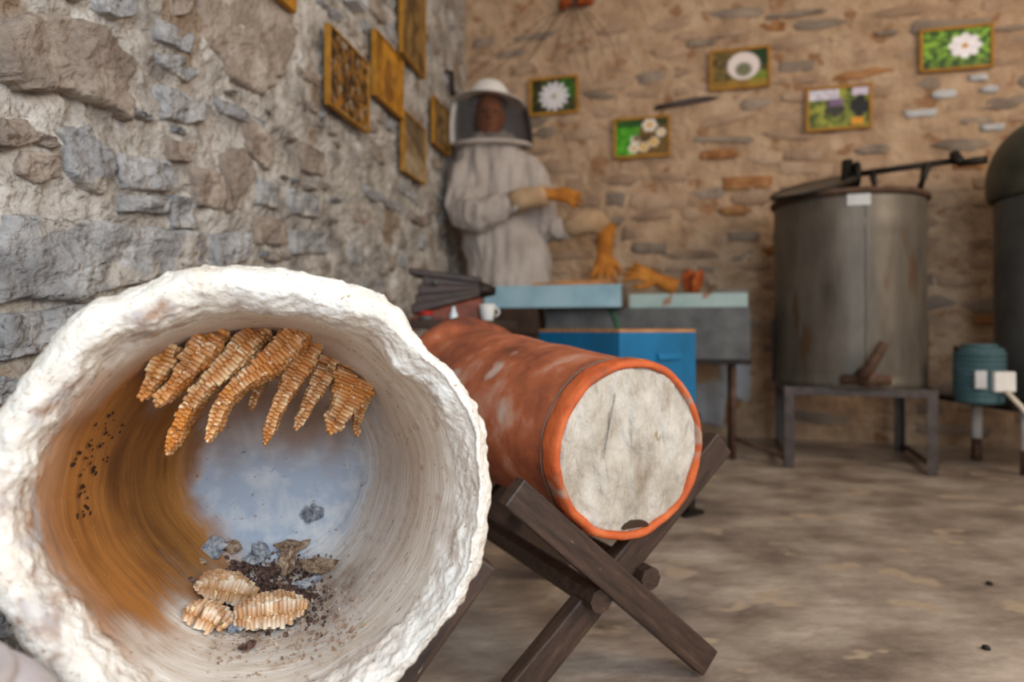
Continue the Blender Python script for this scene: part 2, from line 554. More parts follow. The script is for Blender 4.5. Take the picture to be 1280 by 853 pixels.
near_stones = [
    # pixel outlines of the stones one can tell apart on the near part of the left wall, material, height
    ([(-10, 92), (-10, 26), (30, 14), (75, 22), (122, 36), (163, 76), (160, 112), (154, 150), (112, 128), (64, 116), (22, 112)], 'stone_brown', 0.030),
    ([(112, -12), (172, -12), (166, 18), (138, 24), (118, 12)], 'stone_grey', 0.022),
    ([(246, -14), (362, -14), (366, 40), (352, 96), (326, 118), (296, 108), (272, 70), (250, 52)], 'stone_brown', 0.022),
    ([(190, 22), (238, 44), (234, 68), (212, 58), (192, 50)], 'stone_grey', 0.022),
    ([(192, 66), (226, 70), (246, 96), (234, 104), (200, 80)], 'stone_grey', 0.014),
    ([(196, 108), (228, 118), (262, 132), (256, 150), (226, 156), (198, 148)], 'stone_grey', 0.024),
    ([(266, 120), (330, 152), (326, 164), (276, 142)], 'stone_grey', 0.016),
    ([(72, 160), (108, 158), (136, 186), (142, 214), (122, 242), (96, 236), (76, 214)], 'stone_grey', 0.026),
    ([(24, 188), (66, 192), (74, 222), (42, 230), (22, 216)], 'stone_brown', 0.018),
    ([(142, 190), (200, 200), (216, 222), (206, 240), (148, 236)], 'stone_grey', 0.022),
    ([(146, 242), (202, 248), (204, 268), (148, 264)], 'stone_grey', 0.026),
    ([(207, 244), (238, 248), (240, 286), (210, 286)], 'stone_grey', 0.028),
    ([(206, 172), (240, 180), (236, 204), (210, 200)], 'stone_brown', 0.020),
    ([(232, 208), (272, 216), (272, 262), (240, 258)], 'stone_brown', 0.026),
    ([(-10, 268), (60, 270), (150, 280), (250, 292), (257, 332), (180, 352), (90, 374), (-10, 378)], 'stone_grey', 0.028),
    ([(-10, 394), (46, 388), (132, 374), (118, 408), (64, 438), (-10, 452)], 'stone_grey', 0.026),
    ([(140, 374), (240, 344), (258, 342), (250, 372), (150, 396)], 'stone_grey', 0.018),
    ([(276, 190), (300, 184), (312, 214), (296, 262), (278, 268)], 'stone_brown', 0.020),
    ([(262, 294), (304, 288), (308, 322), (264, 340)], 'stone_grey', 0.022),
    ([(312, 270), (352, 276), (356, 306), (316, 304)], 'stone_brown', 0.022),
    ([(300, 140), (340, 176), (334, 214), (304, 190)], 'stone_brown', 0.018),
    ([(-10, 148), (26, 150), (38, 176), (14, 186), (-10, 182)], 'stone_brown', 0.018),
    ([(-10, 690), (30, 700), (54, 760), (34, 812), (-10, 790)], 'stone_grey', 0.026),
    ([(44, 780), (76, 800), (92, 846), (60, 850), (36, 826)], 'stone_grey', 0.024),
    ([(-10, 470), (22, 474), (14, 500), (-10, 508)], 'stone_grey', 0.022),
    ([(206, -14), (240, -14), (238, 16), (212, 22)], 'stone_brown', 0.018),
    ([(318, 222), (346, 232), (344, 262), (318, 254)], 'stone_grey', 0.018),
    ([(358, 236), (396, 246), (394, 272), (360, 268)], 'stone_grey', 0.020),
    ([(372, 176), (402, 190), (400, 222), (374, 214)], 'stone_brown', 0.022),
    ([(362, 288), (406, 290), (404, 318), (362, 318)], 'stone_grey', 0.022),
]
occ = []
k = 0
for pl, mt, h in near_stones:
    P2 = [wall_hit(x, y, MLW) for x, y in pl]
    cx = sum(p[0] for p in P2) / len(P2)
    cy = sum(p[1] for p in P2) / len(P2)
    loc = [(p[0] - cx, p[1] - cy) for p in P2]
    me = stone_mesh('stone', loc, h * 0.80, k + 1, 9, 0.0085, 6)
    o = new_obj('stone', me, wall_left, M[mt], True)
    o.location = (cx, cy, 0)
    occ.append((min(p[0] for p in P2), max(p[0] for p in P2), min(p[1] for p in P2), max(p[1] for p in P2)))
    k += 1

variants = []
for i in range(10):
    n = random.choice((6, 7, 8))
    ol = []
    for j in range(n):
        a = 2 * math.pi * j / n + random.uniform(-0.25, 0.25)
        r = random.uniform(0.85, 1.1)
        sq = 1 / max(abs(math.cos(a)), abs(math.sin(a))) ** 0.6
        ol.append((0.5 * r * sq * math.cos(a), 0.5 * r * sq * math.sin(a)))
    if i % 2:
        ol = [(sx_ * 0.5 * random.uniform(0.88, 1.08), sy_ * 0.5 * random.uniform(0.7, 1.1)) for sx_, sy_ in ((-1, -1), (0, -1), (1, -1), (1.05, 0), (1, 1), (0.1, 1), (-1, 1), (-1.05, 0))]
    variants.append([p for p in ol])
vm_near = [stone_mesh('stone', [(x * 0.16, y * 0.08) for x, y in v], 0.013, 40 + i, 5, 0.009, 3) for i, v in enumerate(variants)]
rr = random.Random(11)


def fill_wall(wall, x0, x1, y0, y1, meshes, mats, wmin, wmax, hmin, hmax, keep, base, occ, limit, jz=0.012):
    y = y0
    cnt = 0
    while y < y1:
        rowh = rr.uniform(hmin, hmax)
        x = x0 + rr.uniform(0, wmin)
        while x < x1:
            w = rr.uniform(wmin, wmax)
            if rr.random() < keep and cnt < limit:
                cx, cy = x + w / 2, y + rowh / 2 + rr.uniform(-0.2, 0.2) * rowh
                if not any(a - w * 0.35 < cx < b + w * 0.35 and c - rowh * 0.35 < cy < d + rowh * 0.35 for a, b, c, d in occ):
                    me = rr.choice(meshes)
                    mt = rr.choices([m_[0] for m_ in mats], [m_[1] for m_ in mats])[0]
                    o = bpy.data.objects.new('stone', me)
                    COL.objects.link(o)
                    o.parent = wall
                    o.location = (cx, cy, -rr.uniform(0, jz))
                    o.scale = (w / base[0] * 0.95, rowh / base[1] * 0.86 * rr.uniform(0.7, 1.0), 1)
                    o.rotation_euler = (0, 0, rr.gauss(0, 0.07) + (math.pi if rr.random() < 0.5 else 0))
                    if not me.materials:
                        me.materials.append(None)
                    o.material_slots[0].link = 'OBJECT'
                    o.material_slots[0].material = mt
                    cnt += 1
            x += w + rr.uniform(0.004, 0.03)
        y += rowh + rr.uniform(0.004, 0.016)


for me in vm_near:
    me.materials.append(M['stone_brown'])
    me.polygons.foreach_set('use_smooth', [True] * len(me.polygons))
fill_wall(wall_left, -3.45, -0.06, 0.04, 2.55, vm_near, [(M['stone_brown'], 6), (M['stone_grey'], 3)], 0.07, 0.26, 0.05, 0.13, 0.62, (0.16, 0.08), occ, 250, 0.014)

fill_wall(wall_left, -3.40, -1.9, 0.55, 1.32, vm_near, [(M['stone_brown'], 3), (M['stone_grey'], 4)], 0.025, 0.075, 0.018, 0.040, 0.32, (0.16, 0.08), occ, 70, 0.004)

vm_back = [stone_mesh('stone', [(x * 0.18, y * 0.06) for x, y in v], 0.008, 80 + i, 1, 0.004, 2) for i, v in enumerate(variants)]
for me in vm_back:
    me.materials.append(M['stone_tan'])
    me.polygons.foreach_set('use_smooth', [True] * len(me.polygons))
occ_b = []
for (px, py, pw, ph, mt) in [(856, 129, 72, 13, 'iron'), (935, 229, 58, 22, 'stone_ochre'), (918, 264, 42, 14, 'stone_ochre'), (898, 193, 44, 15, 'stone_ochre'),
                             (995, 18, 70, 14, 'stone_slate'), (1108, 42, 30, 10, 'stone_slate'), (877, 54, 34, 12, 'stone_slate'), (1090, 187, 50, 16, 'stone_slate'), (930, 296, 40, 14, 'stone_slate'),
                             (1236, 112, 26, 12, 'white_dull'), (1180, 118, 30, 13, 'white_dull'), (1222, 98, 24, 10, 'white_dull'), (1150, 142, 40, 13, 'white_dull'), (1240, 160, 30, 11, 'white_dull'),
                             (918, 476, 40, 50, 'white_dull'), (885, 505, 40, 60, 'white_dull'), (812, 310, 42, 16, 'stone_slate'), (1262, 36, 40, 10, 'stone_slate'), (1230, 400, 30, 12, 'stone_ochre')]:
    cx, cy = wall_hit(px, py, MBW)
    x2, y2 = wall_hit(px + pw / 2, py - ph / 2, MBW)
    w, h = 2 * (x2 - cx), 2 * abs(y2 - cy)
    v = rr.choice(variants)
    me = stone_mesh('stone', [(a * w, b * h) for a, b in v], 0.016 if mt != 'iron' else 0.022, int(px), 2, 0.005, 2)
    o = new_obj('stone', me, wall_back, M[mt], True)
    o.location = (cx, cy, 0)
    if mt == 'iron':
        o.name = 'dark_slot_strip'  # raised dark strip standing in for a dark slot in the wall
        o.data.materials[0] = M['wood_dark']
        o.rotation_euler = (0, 0, 0.09)
    occ_b.append((cx - w / 2, cx + w / 2, cy - h / 2, cy + h / 2))
fill_wall(wall_back, -0.0, 3.05, 0.05, 2.36, vm_back, [(M['stone_tan'], 9), (M['stone_slate'], 3), (M['stone_ochre'], 0.6)], 0.12, 0.38, 0.05, 0.115, 0.90, (0.18, 0.06), occ_b, 280, 0.008)

# floor
vs_, fs = [], []
nx, ny = 90, 90
for j in range(ny):
    for i in range(nx):
        x = -1.5 + 6.5 * i / (nx - 1)
        y = -1.6 + 6.2 * j / (ny - 1)
        vs_.append((x, y, min(0.0, fbm(Vector((x, y, 0)) * 1.6, 4) * 0.004 - 0.002)))
for j in range(ny - 1):
    for i in range(nx - 1):
        a = j * nx + i
        fs.append((a, a + 1, a + nx + 1, a + nx))
floor = new_obj('floor', mesh_from('floor', vs_, fs), None, M['floor'], True)
tag(floor, 'worn grey brown concrete floor', kind='structure')

# ------------------------------------------------------------------ white plastered hive in the foreground
HC = Vector((-0.242, 0.64, 0.440))                        # centre of its mouth
HZ = Vector((-0.29, 0.95, -0.13)).normalized()            # axis, into the hive
HX = HZ.cross(Vector((0, 0, 1))).normalized()             # right
HYv = HZ.cross(HX)                                        # down
MH = Matrix(((HX.x, HYv.x, HZ.x, HC.x), (HX.y, HYv.y, HZ.y, HC.y), (HX.z, HYv.z, HZ.z, HC.z), (0, 0, 0, 1)))
MHI = MH.inverted()
HDEPTH = 0.44
inner_pts = [(HDEPTH, 0.0), (HDEPTH, 0.07), (HDEPTH - 0.006, 0.105), (HDEPTH - 0.024, 0.132), (HDEPTH - 0.060, 0.152), (0.30, 0.168), (0.20, 0.178), (0.10, 0.184), (0.04, 0.185), (0.012, 0.187),
             (-0.006, 0.194), (-0.013, 0.205), (-0.008, 0.219), (0.008, 0.2275), (0.03, 0.230), (0.055, 0.226), (0.09, 0.217), (0.16, 0.209), (0.30, 0.200), (HDEPTH, 0.190), (HDEPTH + 0.03, 0.17), (HDEPTH + 0.035, 0.0)]
prof = catmull(inner_pts, 9)
prof = [(z, max(r, 0.0)) for z, r in prof]
prof[0] = (HDEPTH, 0.0)
prof[-1] = (HDEPTH + 0.035, 0.0)


def r_inner(z):
    for (z1, r1), (z2, r2) in zip(inner_pts[1:10], inner_pts[2:11]):
        if z2 <= z <= z1:
            return r1 + (r2 - r1) * (z - z1) / (z2 - z1)
    return 0.187 if z < 0.05 else 0.10


def hive_disp(v):
    r = math.hypot(v.x, v.y)
    if r < 1e-5:
        return v
    rad = Vector((v.x / r, v.y / r, 0))
    rimf = max(0.0, 1 - abs(v.z - 0.012) / 0.06) if r > 0.18 else 0.0
    big = fbm(Vector((rad.x, rad.y, v.z * 2)) * 2.1 + Vector((4.2, 1.0, 0)), 3) * 0.008
    lump = fbm(v * 19 + Vector((1, 7, 3)), 4, 0.8) * 0.0048 * rimf + fbm(v * 70, 3, 0.7) * 0.0022 * rimf
    out = rad * (big * (0.35 + rimf) + lump)
    # the back plaster is slightly uneven
    if v.z > HDEPTH - 0.025 and r < 0.135:
        out = Vector((0, 0, fbm(v * 12, 3) * 0.003))
    ang = math.atan2(v.y, v.x)
    # out of round: dented at the lower left; the lip flares open on the right and lower right
    out -= rad * (0.012 * math.exp(-((ang - 2.45) / 0.45) ** 2))
    if r < 0.212 and v.z < 0.14:
        fl = math.exp(-((ang - 0.15) / 0.95) ** 4)
        out += rad * (fl * 0.020 * max(0.0, 1 - max(0.0, v.z) / 0.14) ** 1.5 * (1 if r < 0.198 else max(0.0, (0.212 - r) / 0.014)))
    # fibrous crust on the lip
    out += rad * (fbm(Vector((v.x * 90, v.y * 90, v.z * 140)), 3, 0.6) * 0.0016 * rimf)
    zo = fbm(v * 15 + Vector((9, 2, 5)), 4, 0.8) * 0.0055 * rimf + fbm(v * 48 + Vector((2, 2, 5)), 3, 0.7) * 0.003 * rimf
    # grooves scraped round the inside
    if v.z > 0.02 and r < 0.19 and v.z < HDEPTH - 0.02:
        out += rad * (fbm(Vector((v.x * 3, v.y * 3, v.z * 60)), 3, 0.7) * 0.0012)
    return v + out + Vector((0, 0, zo))


hive = thing('plastered_hive', 'large round white plastered clay hive lying open with honeycombs inside', 'beehive')
hive.matrix_world = MH
hm = lathe_mesh('body', prof, 360, hive_disp)


def mixc(a, b, t):
    t = max(0.0, min(1.0, t))
    return tuple(x + (y - x) * t for x, y in zip(a, b))


C_WHITE, C_CREAM, C_AMBER, C_AMBER_D, C_GREY, C_TAN = map(lin, [(230, 223, 213), (210, 193, 171), (172, 112, 50), (112, 66, 24), (162, 170, 182), (158, 120, 88)])


def hive_colour(v):
    r = math.hypot(v.x, v.y)
    ang = math.atan2(v.y, v.x)                     # 0 = right, pi/2 = down, +-pi = left
    n1 = fbm(v * 9, 4)
    n2 = fbm(v * 45 + Vector((3, 1, 1)), 3, 0.7)
    ring = fbm(Vector((v.x * 4, v.y * 4, v.z * 90)), 3, 0.7)
    inside = sstep(0.010, 0.035, v.z + 0.006 * n2) if r < 0.196 and v.z < HDEPTH + 0.01 else 0.0
    c = mixc(C_WHITE, C_CREAM, 0.22 + 0.4 * n1 + 0.35 * n2)
    if inside > 0:
        base = mixc(C_CREAM, C_WHITE, 0.68 + 0.5 * ring + 0.3 * n1)
        # amber propolis stain: left flank, thinning towards the floor and the top
        d = abs(((ang - math.radians(176)) + math.pi) % (2 * math.pi) - math.pi)
        st = 1 - sstep(0.55, 1.22, d + 0.30 * n1 + 0.12 * ring)
        st *= sstep(0.005, 0.13, v.z + 0.02 * n1) * 0.75 + 0.25 * sstep(0.01, 0.03, v.z)
        back = v.z > HDEPTH - 0.03 + 0.012 * n1
        bk = sstep(HDEPTH - 0.070, HDEPTH - 0.010, v.z + 0.02 * n1)
        if bk > 0:
            bb_ = mixc(C_GREY, C_WHITE, 0.15 + 0.6 * n1 + 0.3 * n2)
            bb_ = mixc(bb_, C_TAN, sstep(0.010, -0.085, v.y + 0.05 * n1) * 0.8)
            base = mixc(base, bb_, bk)
            st *= 1 - bk * (1 - sstep(0.085, 0.135, r + 0.04 * n1) * 0.9)
        amb = mixc(C_AMBER, C_AMBER_D, 0.25 + 0.6 * ring + 0.6 * n1)
        # tan-tinted ceiling where the combs hang
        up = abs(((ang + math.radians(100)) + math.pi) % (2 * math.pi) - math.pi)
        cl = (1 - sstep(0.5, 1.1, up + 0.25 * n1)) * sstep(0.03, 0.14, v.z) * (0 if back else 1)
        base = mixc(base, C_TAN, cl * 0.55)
        # dirt trodden into the floor of the hive, and scrape marks
        fl = abs(((ang - math.radians(84)) + math.pi) % (2 * math.pi) - math.pi)
        if not back:
            dirt = (1 - sstep(0.25, 0.75, fl + 0.4 * n1)) * sstep(0.10, 0.28, v.z) * (0.55 + 0.8 * n2)
            base = mixc(base, lin((136, 112, 98)), max(0.0, dirt))
            if n2 + 0.4 * ring > 0.34: base = mixc(base, lin((176, 150, 124)), (n2 + 0.4 * ring - 0.34) * 1.0)
        lf = 1 - sstep(0.5, 1.3, d + 0.3 * n1)
        if not back: base = mixc(base, lin((176, 130, 94)), lf * 0.8 * sstep(0.015, 0.05, v.z + 0.012 * n2))
        c2 = mixc(base, amb, min(1.0, st * 1.05))
        c = mixc(c, c2, inside)
    # worn, browned patches along the inner edge of the lip, mostly on the left
    if -0.02 < v.z < 0.045 and r < 0.208:
        wl = 0.35 + 0.65 * sstep(0.6, 2.6, abs(ang))
        c = mixc(c, mixc(lin((158, 120, 90)), lin((186, 180, 178)), 0.5 + n2), max(0.0, fbm(v * 34 + Vector((5, 2, 8)), 4, 0.7) + 0.12) * 1.5 * wl * sstep(0.210, 0.198, r))
    return c


paint(hm, hive_colour, 'stain')
hive_body = new_obj('body', hm, hive, M['hive'], True)
hm.materials.append(M['hive_inside'])
for pl_ in hm.polygons:
    cz = pl_.center
    if 0.035 < cz.z < HDEPTH + 0.006 and math.hypot(cz.x, cz.y) < 0.2015 and Vector((cz.x, cz.y, 0)).dot(pl_.normal) < 0.02:
        pl_.material_index = 1


def hive_ray(px, py):
    o = MHI @ Vector((0, 0, CAMZ))
    d = (MHI.to_3x3() @ ray(px, py))
    return o, d


def hive_hit(px, py):
    """point on the inner wall, floor or back (hive coordinates) seen at a pixel"""
    o, d = hive_ray(px, py)
    t = 0.0
    p = o
    for i in range(4000):
        t += 0.0005
        p = o + d * t
        if p.z < 0.004:
            continue
        if p.z >= HDEPTH or math.hypot(p.x, p.y) >= r_inner(p.z):
            break
    return p


def hive_plane(px, py, z):
    o, d = hive_ray(px, py)
    return o + d * ((z - o.z) / d.z)


def comb_mesh(name, path, depth_fn, thick, sdir, seed, pitch=0.0056, pal=0.5, mask=None, lens=False):
    """two-sided sheet of hexagonal cells. path: points of the sheet's section; sdir: direction the sheet runs in;
    depth_fn(u) -> (s0, s1): the extent along sdir at u (0..1 along the path)"""
    r_ = random.Random(seed)
    pth = [Vector(p) for p in catmull([tuple(p) for p in path], 10)]
    cum = [0.0]
    for a, b in zip(pth, pth[1:]):
        cum.append(cum[-1] + (b - a).length)
    tot = cum[-1]

    def at_len(l):
        for i in range(len(cum) - 1):
            if cum[i + 1] >= l or i == len(cum) - 2:
                f = (l - cum[i]) / max(1e-9, cum[i + 1] - cum[i])
                return pth[i].lerp(pth[i + 1], f), (pth[i + 1] - pth[i]).normalized()
    rowstep = pitch * 0.866
    verts, faces, cols = [], [], []
    nrow = int(tot / rowstep)
    S = Vector(sdir).normalized()
    co, cp, cd = lin((208, 130, 46)), lin((236, 200, 150)), lin((150, 82, 24))
    if lens:
        co, cp, cd = lin((206, 150, 96)), lin((240, 222, 196)), lin((158, 104, 62))
    for row in range(nrow + 1):
        l = row * rowstep
        c0, tan = at_len(min(l, tot))
        nrm = tan.cross(S).normalized()
        u = l / tot
        s0, s1 = depth_fn(u)
        ncol = int((s1 - s0) / pitch)
        for colm in range(ncol + 1):
            s = s0 + colm * pitch + (pitch / 2 if row % 2 else 0)
            if mask and not mask(u, s):
                continue
            nb = noise.noise(Vector((u * 9 + seed, s * 120, seed * 0.3)))
            if colm < 3 and nb > 0.12 + 0.12 * colm:
                continue
            cc = c0 + S * s
            edge = colm < 2 or row > nrow - 3
            for sg in (-1, 1):
                env = (1.22 - 0.62 * sstep(0.15, 0.75, u)) * min(1, 6 * (1 - u) + 0.35) if not lens else math.sqrt(max(0.05, 1 - 0.9 * (2 * u - 1) ** 2))
                env *= 1 + (0.12 if lens else 0.30) * noise.noise(Vector((u * 7, sg * 3.0, seed * 1.3 + s * 20)))
                ln = thick / 2 * r_.uniform(0.84, 1.08) * (r_.uniform(0.72, 1.0) if edge else 1.0) * env
                tw = r_.uniform(-0.12, 0.12)
                jc = (tan * (r_.uniform(-0.10, 0.10) + 0.22 * sg) + S * r_.uniform(-0.1, 0.1)) * pitch
                b0 = len(verts)
                kcol = r_.random()
                base = mixc(co, cd, kcol * 0.35 + 0.5 * noise.noise(cc * 45) + 0.15)
                tip = mixc(base, cp, (0.75 if edge else 0.30) * r_.uniform(0.2, 1.2) * pal * 2 * (0.6 + 1.2 * noise.noise(cc * 30 + Vector((3, 3, 3)))))
                for ring_, (off, rad) in enumerate(((0.0, 0.56), (0.55, 0.555), (1.0, 0.57), (0.96, 0.42), (0.35, 0.38))):
                    for q in range(6):
                        a = math.pi / 6 + q * math.pi / 3 + tw
                        jit = r_.uniform(-0.06, 0.06) * ln if ring_ in (2, 3) else 0
                        verts.append(cc + jc + nrm * (sg * (ln * off + jit)) + (tan * math.sin(a) + S * math.cos(a)) * pitch * rad)
                        cols.append(mixc(base, tip, off) if ring_ < 4 else cd)
                for ring_ in range(4):
                    for q in range(6):
                        a0 = b0 + ring_ * 6 + q
                        a1 = b0 + ring_ * 6 + (q + 1) % 6
                        f_ = (a0, a1, a1 + 6, a0 + 6)
                        faces.append(f_ if sg > 0 else f_[::-1])
                f_ = tuple(b0 + 24 + q for q in range(6))
                faces.append(f_ if sg > 0 else f_[::-1])
    me = mesh_from(name, verts, faces)
    ca = me.color_attributes.new('stain', 'FLOAT_COLOR', 'POINT')
    ca.data.foreach_set('color', [x for c in cols for x in (*c, 1.0)])
    return me


combs = [
    # pixel path from the ceiling to the tip, depth of the sheet, thickness, setback of the front edge at the tip
    ([(204, 438), (192, 466), (170, 500)], 0.050, 0.022, 0.012),
    ([(266, 408), (236, 452), (188, 506)], 0.085, 0.026, 0.015),
    ([(322, 410), (284, 452), (238, 498), (206, 566)], 0.100, 0.026, 0.010),
    ([(372, 414), (336, 450), (284, 492), (258, 550)], 0.100, 0.026, 0.008),
    ([(346, 446), (326, 478), (312, 512)], 0.050, 0.020, 0.010),
    ([(392, 428), (364, 474), (342, 520), (330, 554)], 0.095, 0.025, 0.010),
    ([(416, 444), (396, 484), (368, 538)], 0.090, 0.025, 0.010),
    ([(450, 464), (434, 500), (412, 540)], 0.080, 0.046, 0.008),
    ([(460, 488), (450, 516), (446, 546)], 0.070, 0.018, 0.010),
]
for i, (pp, dep, th, sb) in enumerate(combs):
    a = hive_hit(*pp[0])
    za = min(max(a.z, 0.10), 0.26) + (0.0, 0.01, 0.0, 0.0, 0.03, 0.01, 0.015, 0.02, 0.03)[i]
    path = [hive_plane(x, y, za) for x, y in pp]
    # root the sheet in the ceiling
    d0 = (path[0] - path[1]).normalized()
    p0 = path[0]
    for it in range(80):
        if math.hypot(p0.x, p0.y) > r_inner(za) + 0.004:
            break
        p0 = p0 + d0 * 0.002
    path[0] = p0
    dfn = (lambda sb_, dep_, ph: (lambda u: (sb_ * u + 0.006 * math.sin(u * 9 + ph), dep_ * (1 - 0.55 * u * u))))(sb, dep, i)
    me = comb_mesh('honeycomb', path, dfn, th, (0, 0, 1), 100 + i, 0.0056, 0.72)
    new_obj('honeycomb', me, hive, M['wax'], False)

# dark propolis specks stuck to the amber flank
bm = bmesh.new()
r_ = random.Random(5)
spots = [(134, 536), (139, 548), (128, 552), (120, 560), (152, 534), (110, 575), (104, 612), (108, 640), (110, 676), (122, 676), (126, 684), (90, 578), (118, 536), (100, 560), (130, 575), (116, 590), (108, 626), (100, 646), (138, 520), (112, 556), (102, 590), (124, 668), (106, 672)]
for (x, y) in spots:
    for q in range(r_.choice((2, 3, 4))):
        p = hive_hit(x + r_.uniform(-5, 5), y + r_.uniform(-7, 7))
        if p.z > HDEPTH - 0.02:
            continue
        rd = Vector((p.x, p.y, 0)).normalized()
        sz = r_.choice((0.0008, 0.0011, 0.0016, 0.0022))
        mt = Matrix.Translation(p - rd * 0.0005) @ rd.to_track_quat('Z', 'Y').to_matrix().to_4x4() @ Matrix.Rotation(r_.uniform(-0.5, 0.5), 4, 'Z') @ Matrix.Diagonal((sz, sz * r_.uniform(1, 3.4), 0.0009, 1))
        bmesh.ops.create_icosphere(bm, subdivisions=1, radius=1.0, matrix=mt)
o = bm_obj('propolis_specks', bm, hive, M['propolis'])
tag(o, 'dark propolis specks stuck inside the hive', kind='stuff')

# pin hole and straw fibres on the rim
bm = bmesh.new()
for q in range(360):
    a = r_.uniform(0, 2 * math.pi)
    ring_i = r_.uniform(0, 1)
    z = r_.uniform(-0.012, 0.03) if ring_i < 0.7 else r_.uniform(0.02, 0.2)
    rr_ = r_.uniform(0.196, 0.226) if ring_i < 0.7 else r_inner(z) - 0.001
    if ring_i < 0.7:
        # crest height of the rim at that radius
        z = -0.013 + ((rr_ - 0.207) / 0.021) ** 2 * 0.018
    v = Vector((rr_ * math.cos(a), rr_ * math.sin(a), z))
    v = hive_disp(v)
    tdir = Vector((-math.sin(a), math.cos(a), 0)) * r_.choice((-1, 1)) + Vector((r_.uniform(-.8, .8), r_.uniform(-.8, .8), r_.uniform(-.3, .3)))
    ln = r_.uniform(0.0015, 0.0055)
    tdir = tdir.normalized() * ln
    bm_tube(bm, [v - tdir / 2, v, v + tdir / 2], r_.uniform(0.00012, 0.00028), 4)
o = bm_obj('straw_fibres', bm, hive, M['straw'])
tag(o, 'brown straw fibres in the white plaster', kind='stuff')
p = hive_plane(43, 771, -0.006)
bm = bmesh.new()
bmesh.ops.create_icosphere(bm, subdivisions=2, radius=1.0, matrix=Matrix.Translation(p) @ Matrix.Diagonal((0.0042, 0.0034, 0.004, 1)))
bm_obj('peg_hole', bm, hive, M['propolis'], True)

# fallen combs lying on the hive floor ------------------------------------------------
FALLEN_SEAT = 0.52


def fallen(px, py, lx, dy, th, yaw, label, seed, lift=0.0, pal=0.8):
    p = MH @ hive_hit(px, py)
    me = comb_mesh('fallen_comb', [(-lx / 2, 0, 0.001), (-lx / 4, 0, 0.003), (lx / 4, 0, 0.002), (lx / 2, 0, -0.001)], lambda u: (-dy / 2 * math.sqrt(max(0.02, 1 - (2 * u - 1) ** 2)), dy / 2 * math.sqrt(max(0.02, 1 - (2 * u - 1) ** 2))), th, (0, 1, 0), seed, 0.0056, pal, None, True)
    o = new_obj('fallen_comb', me, None, M['wax'], False)
    hp = hive_hit(px, py)
    up = (MH.to_3x3() @ Vector((-hp.x, -hp.y, 0))).normalized()
    xa = HX * math.cos(yaw) + HZ * math.sin(yaw)
    xa = (xa - up * xa.dot(up)).normalized()
    ya = up.cross(xa)
    c_ = p + up * (th * FALLEN_SEAT + lift)
    o.matrix_world = Matrix(((xa.x, ya.x, up.x, c_.x), (xa.y, ya.y, up.y, c_.y), (xa.z, ya.z, up.z, c_.z), (0, 0, 0, 1)))
    tag(o, label, 'honeycomb', 'fallen combs on the hive floor')


fallen(338, 786, 0.086, 0.050, 0.036, 0.06, 'lens-shaped fallen comb with ribbed cut edge, frontmost on the hive floor', 301)
fallen(276, 758, 0.076, 0.044, 0.034, 0.42, 'fallen comb piece leaning up behind the lens-shaped comb on the hive floor', 302, 0.003)
fallen(251, 789, 0.052, 0.040, 0.028, -0.15, 'small crumbling comb piece at the end of the fallen combs', 303, 0, 1.0)


def flake(px, py, w, h, mat, label, seed, yaw, tx):
    r2 = random.Random(seed)
    p = MH @ hive_hit(px, py)
    n = 14
    vs_, fs = [], []
    ol = [(math.cos(2 * math.pi * i / n) * r2.uniform(0.62, 1.15) * w / 2, math.sin(2 * math.pi * i / n) * r2.uniform(0.62, 1.15) * h / 2) for i in range(n)]
    for lv, (s, z) in enumerate(((1.0, 0.0), (1.02, 0.0022), (0.55, 0.0042))):
        for x, y in ol:
            vs_.append((x * s, y * s, z + 9 * x * x + r2.uniform(-0.0022, 0.0022)))
    vs_ += [(0, 0, 0.003), (0, 0, 0.0)]
    for lv in range(2):
        for i in range(n):
            a, b = lv * n + i, lv * n + (i + 1) % n
            fs.append((a, b, b + n, a + n))
    for i in range(n):
        fs.append((2 * n + i, 2 * n + (i + 1) % n, 3 * n))
        fs.append(((i + 1) % n, i, 3 * n + 1))
    o = new_obj('wax_flake', mesh_from('wax_flake', vs_, fs), None, mat, False)
    o.location = p + Vector((0, 0, 0.003 + abs(math.sin(tx)) * h * 0.42))
    o.rotation_euler = (tx, r2.uniform(-0.2, 0.2), yaw)
    tag(o, label, 'flake', 'flakes on the hive floor')


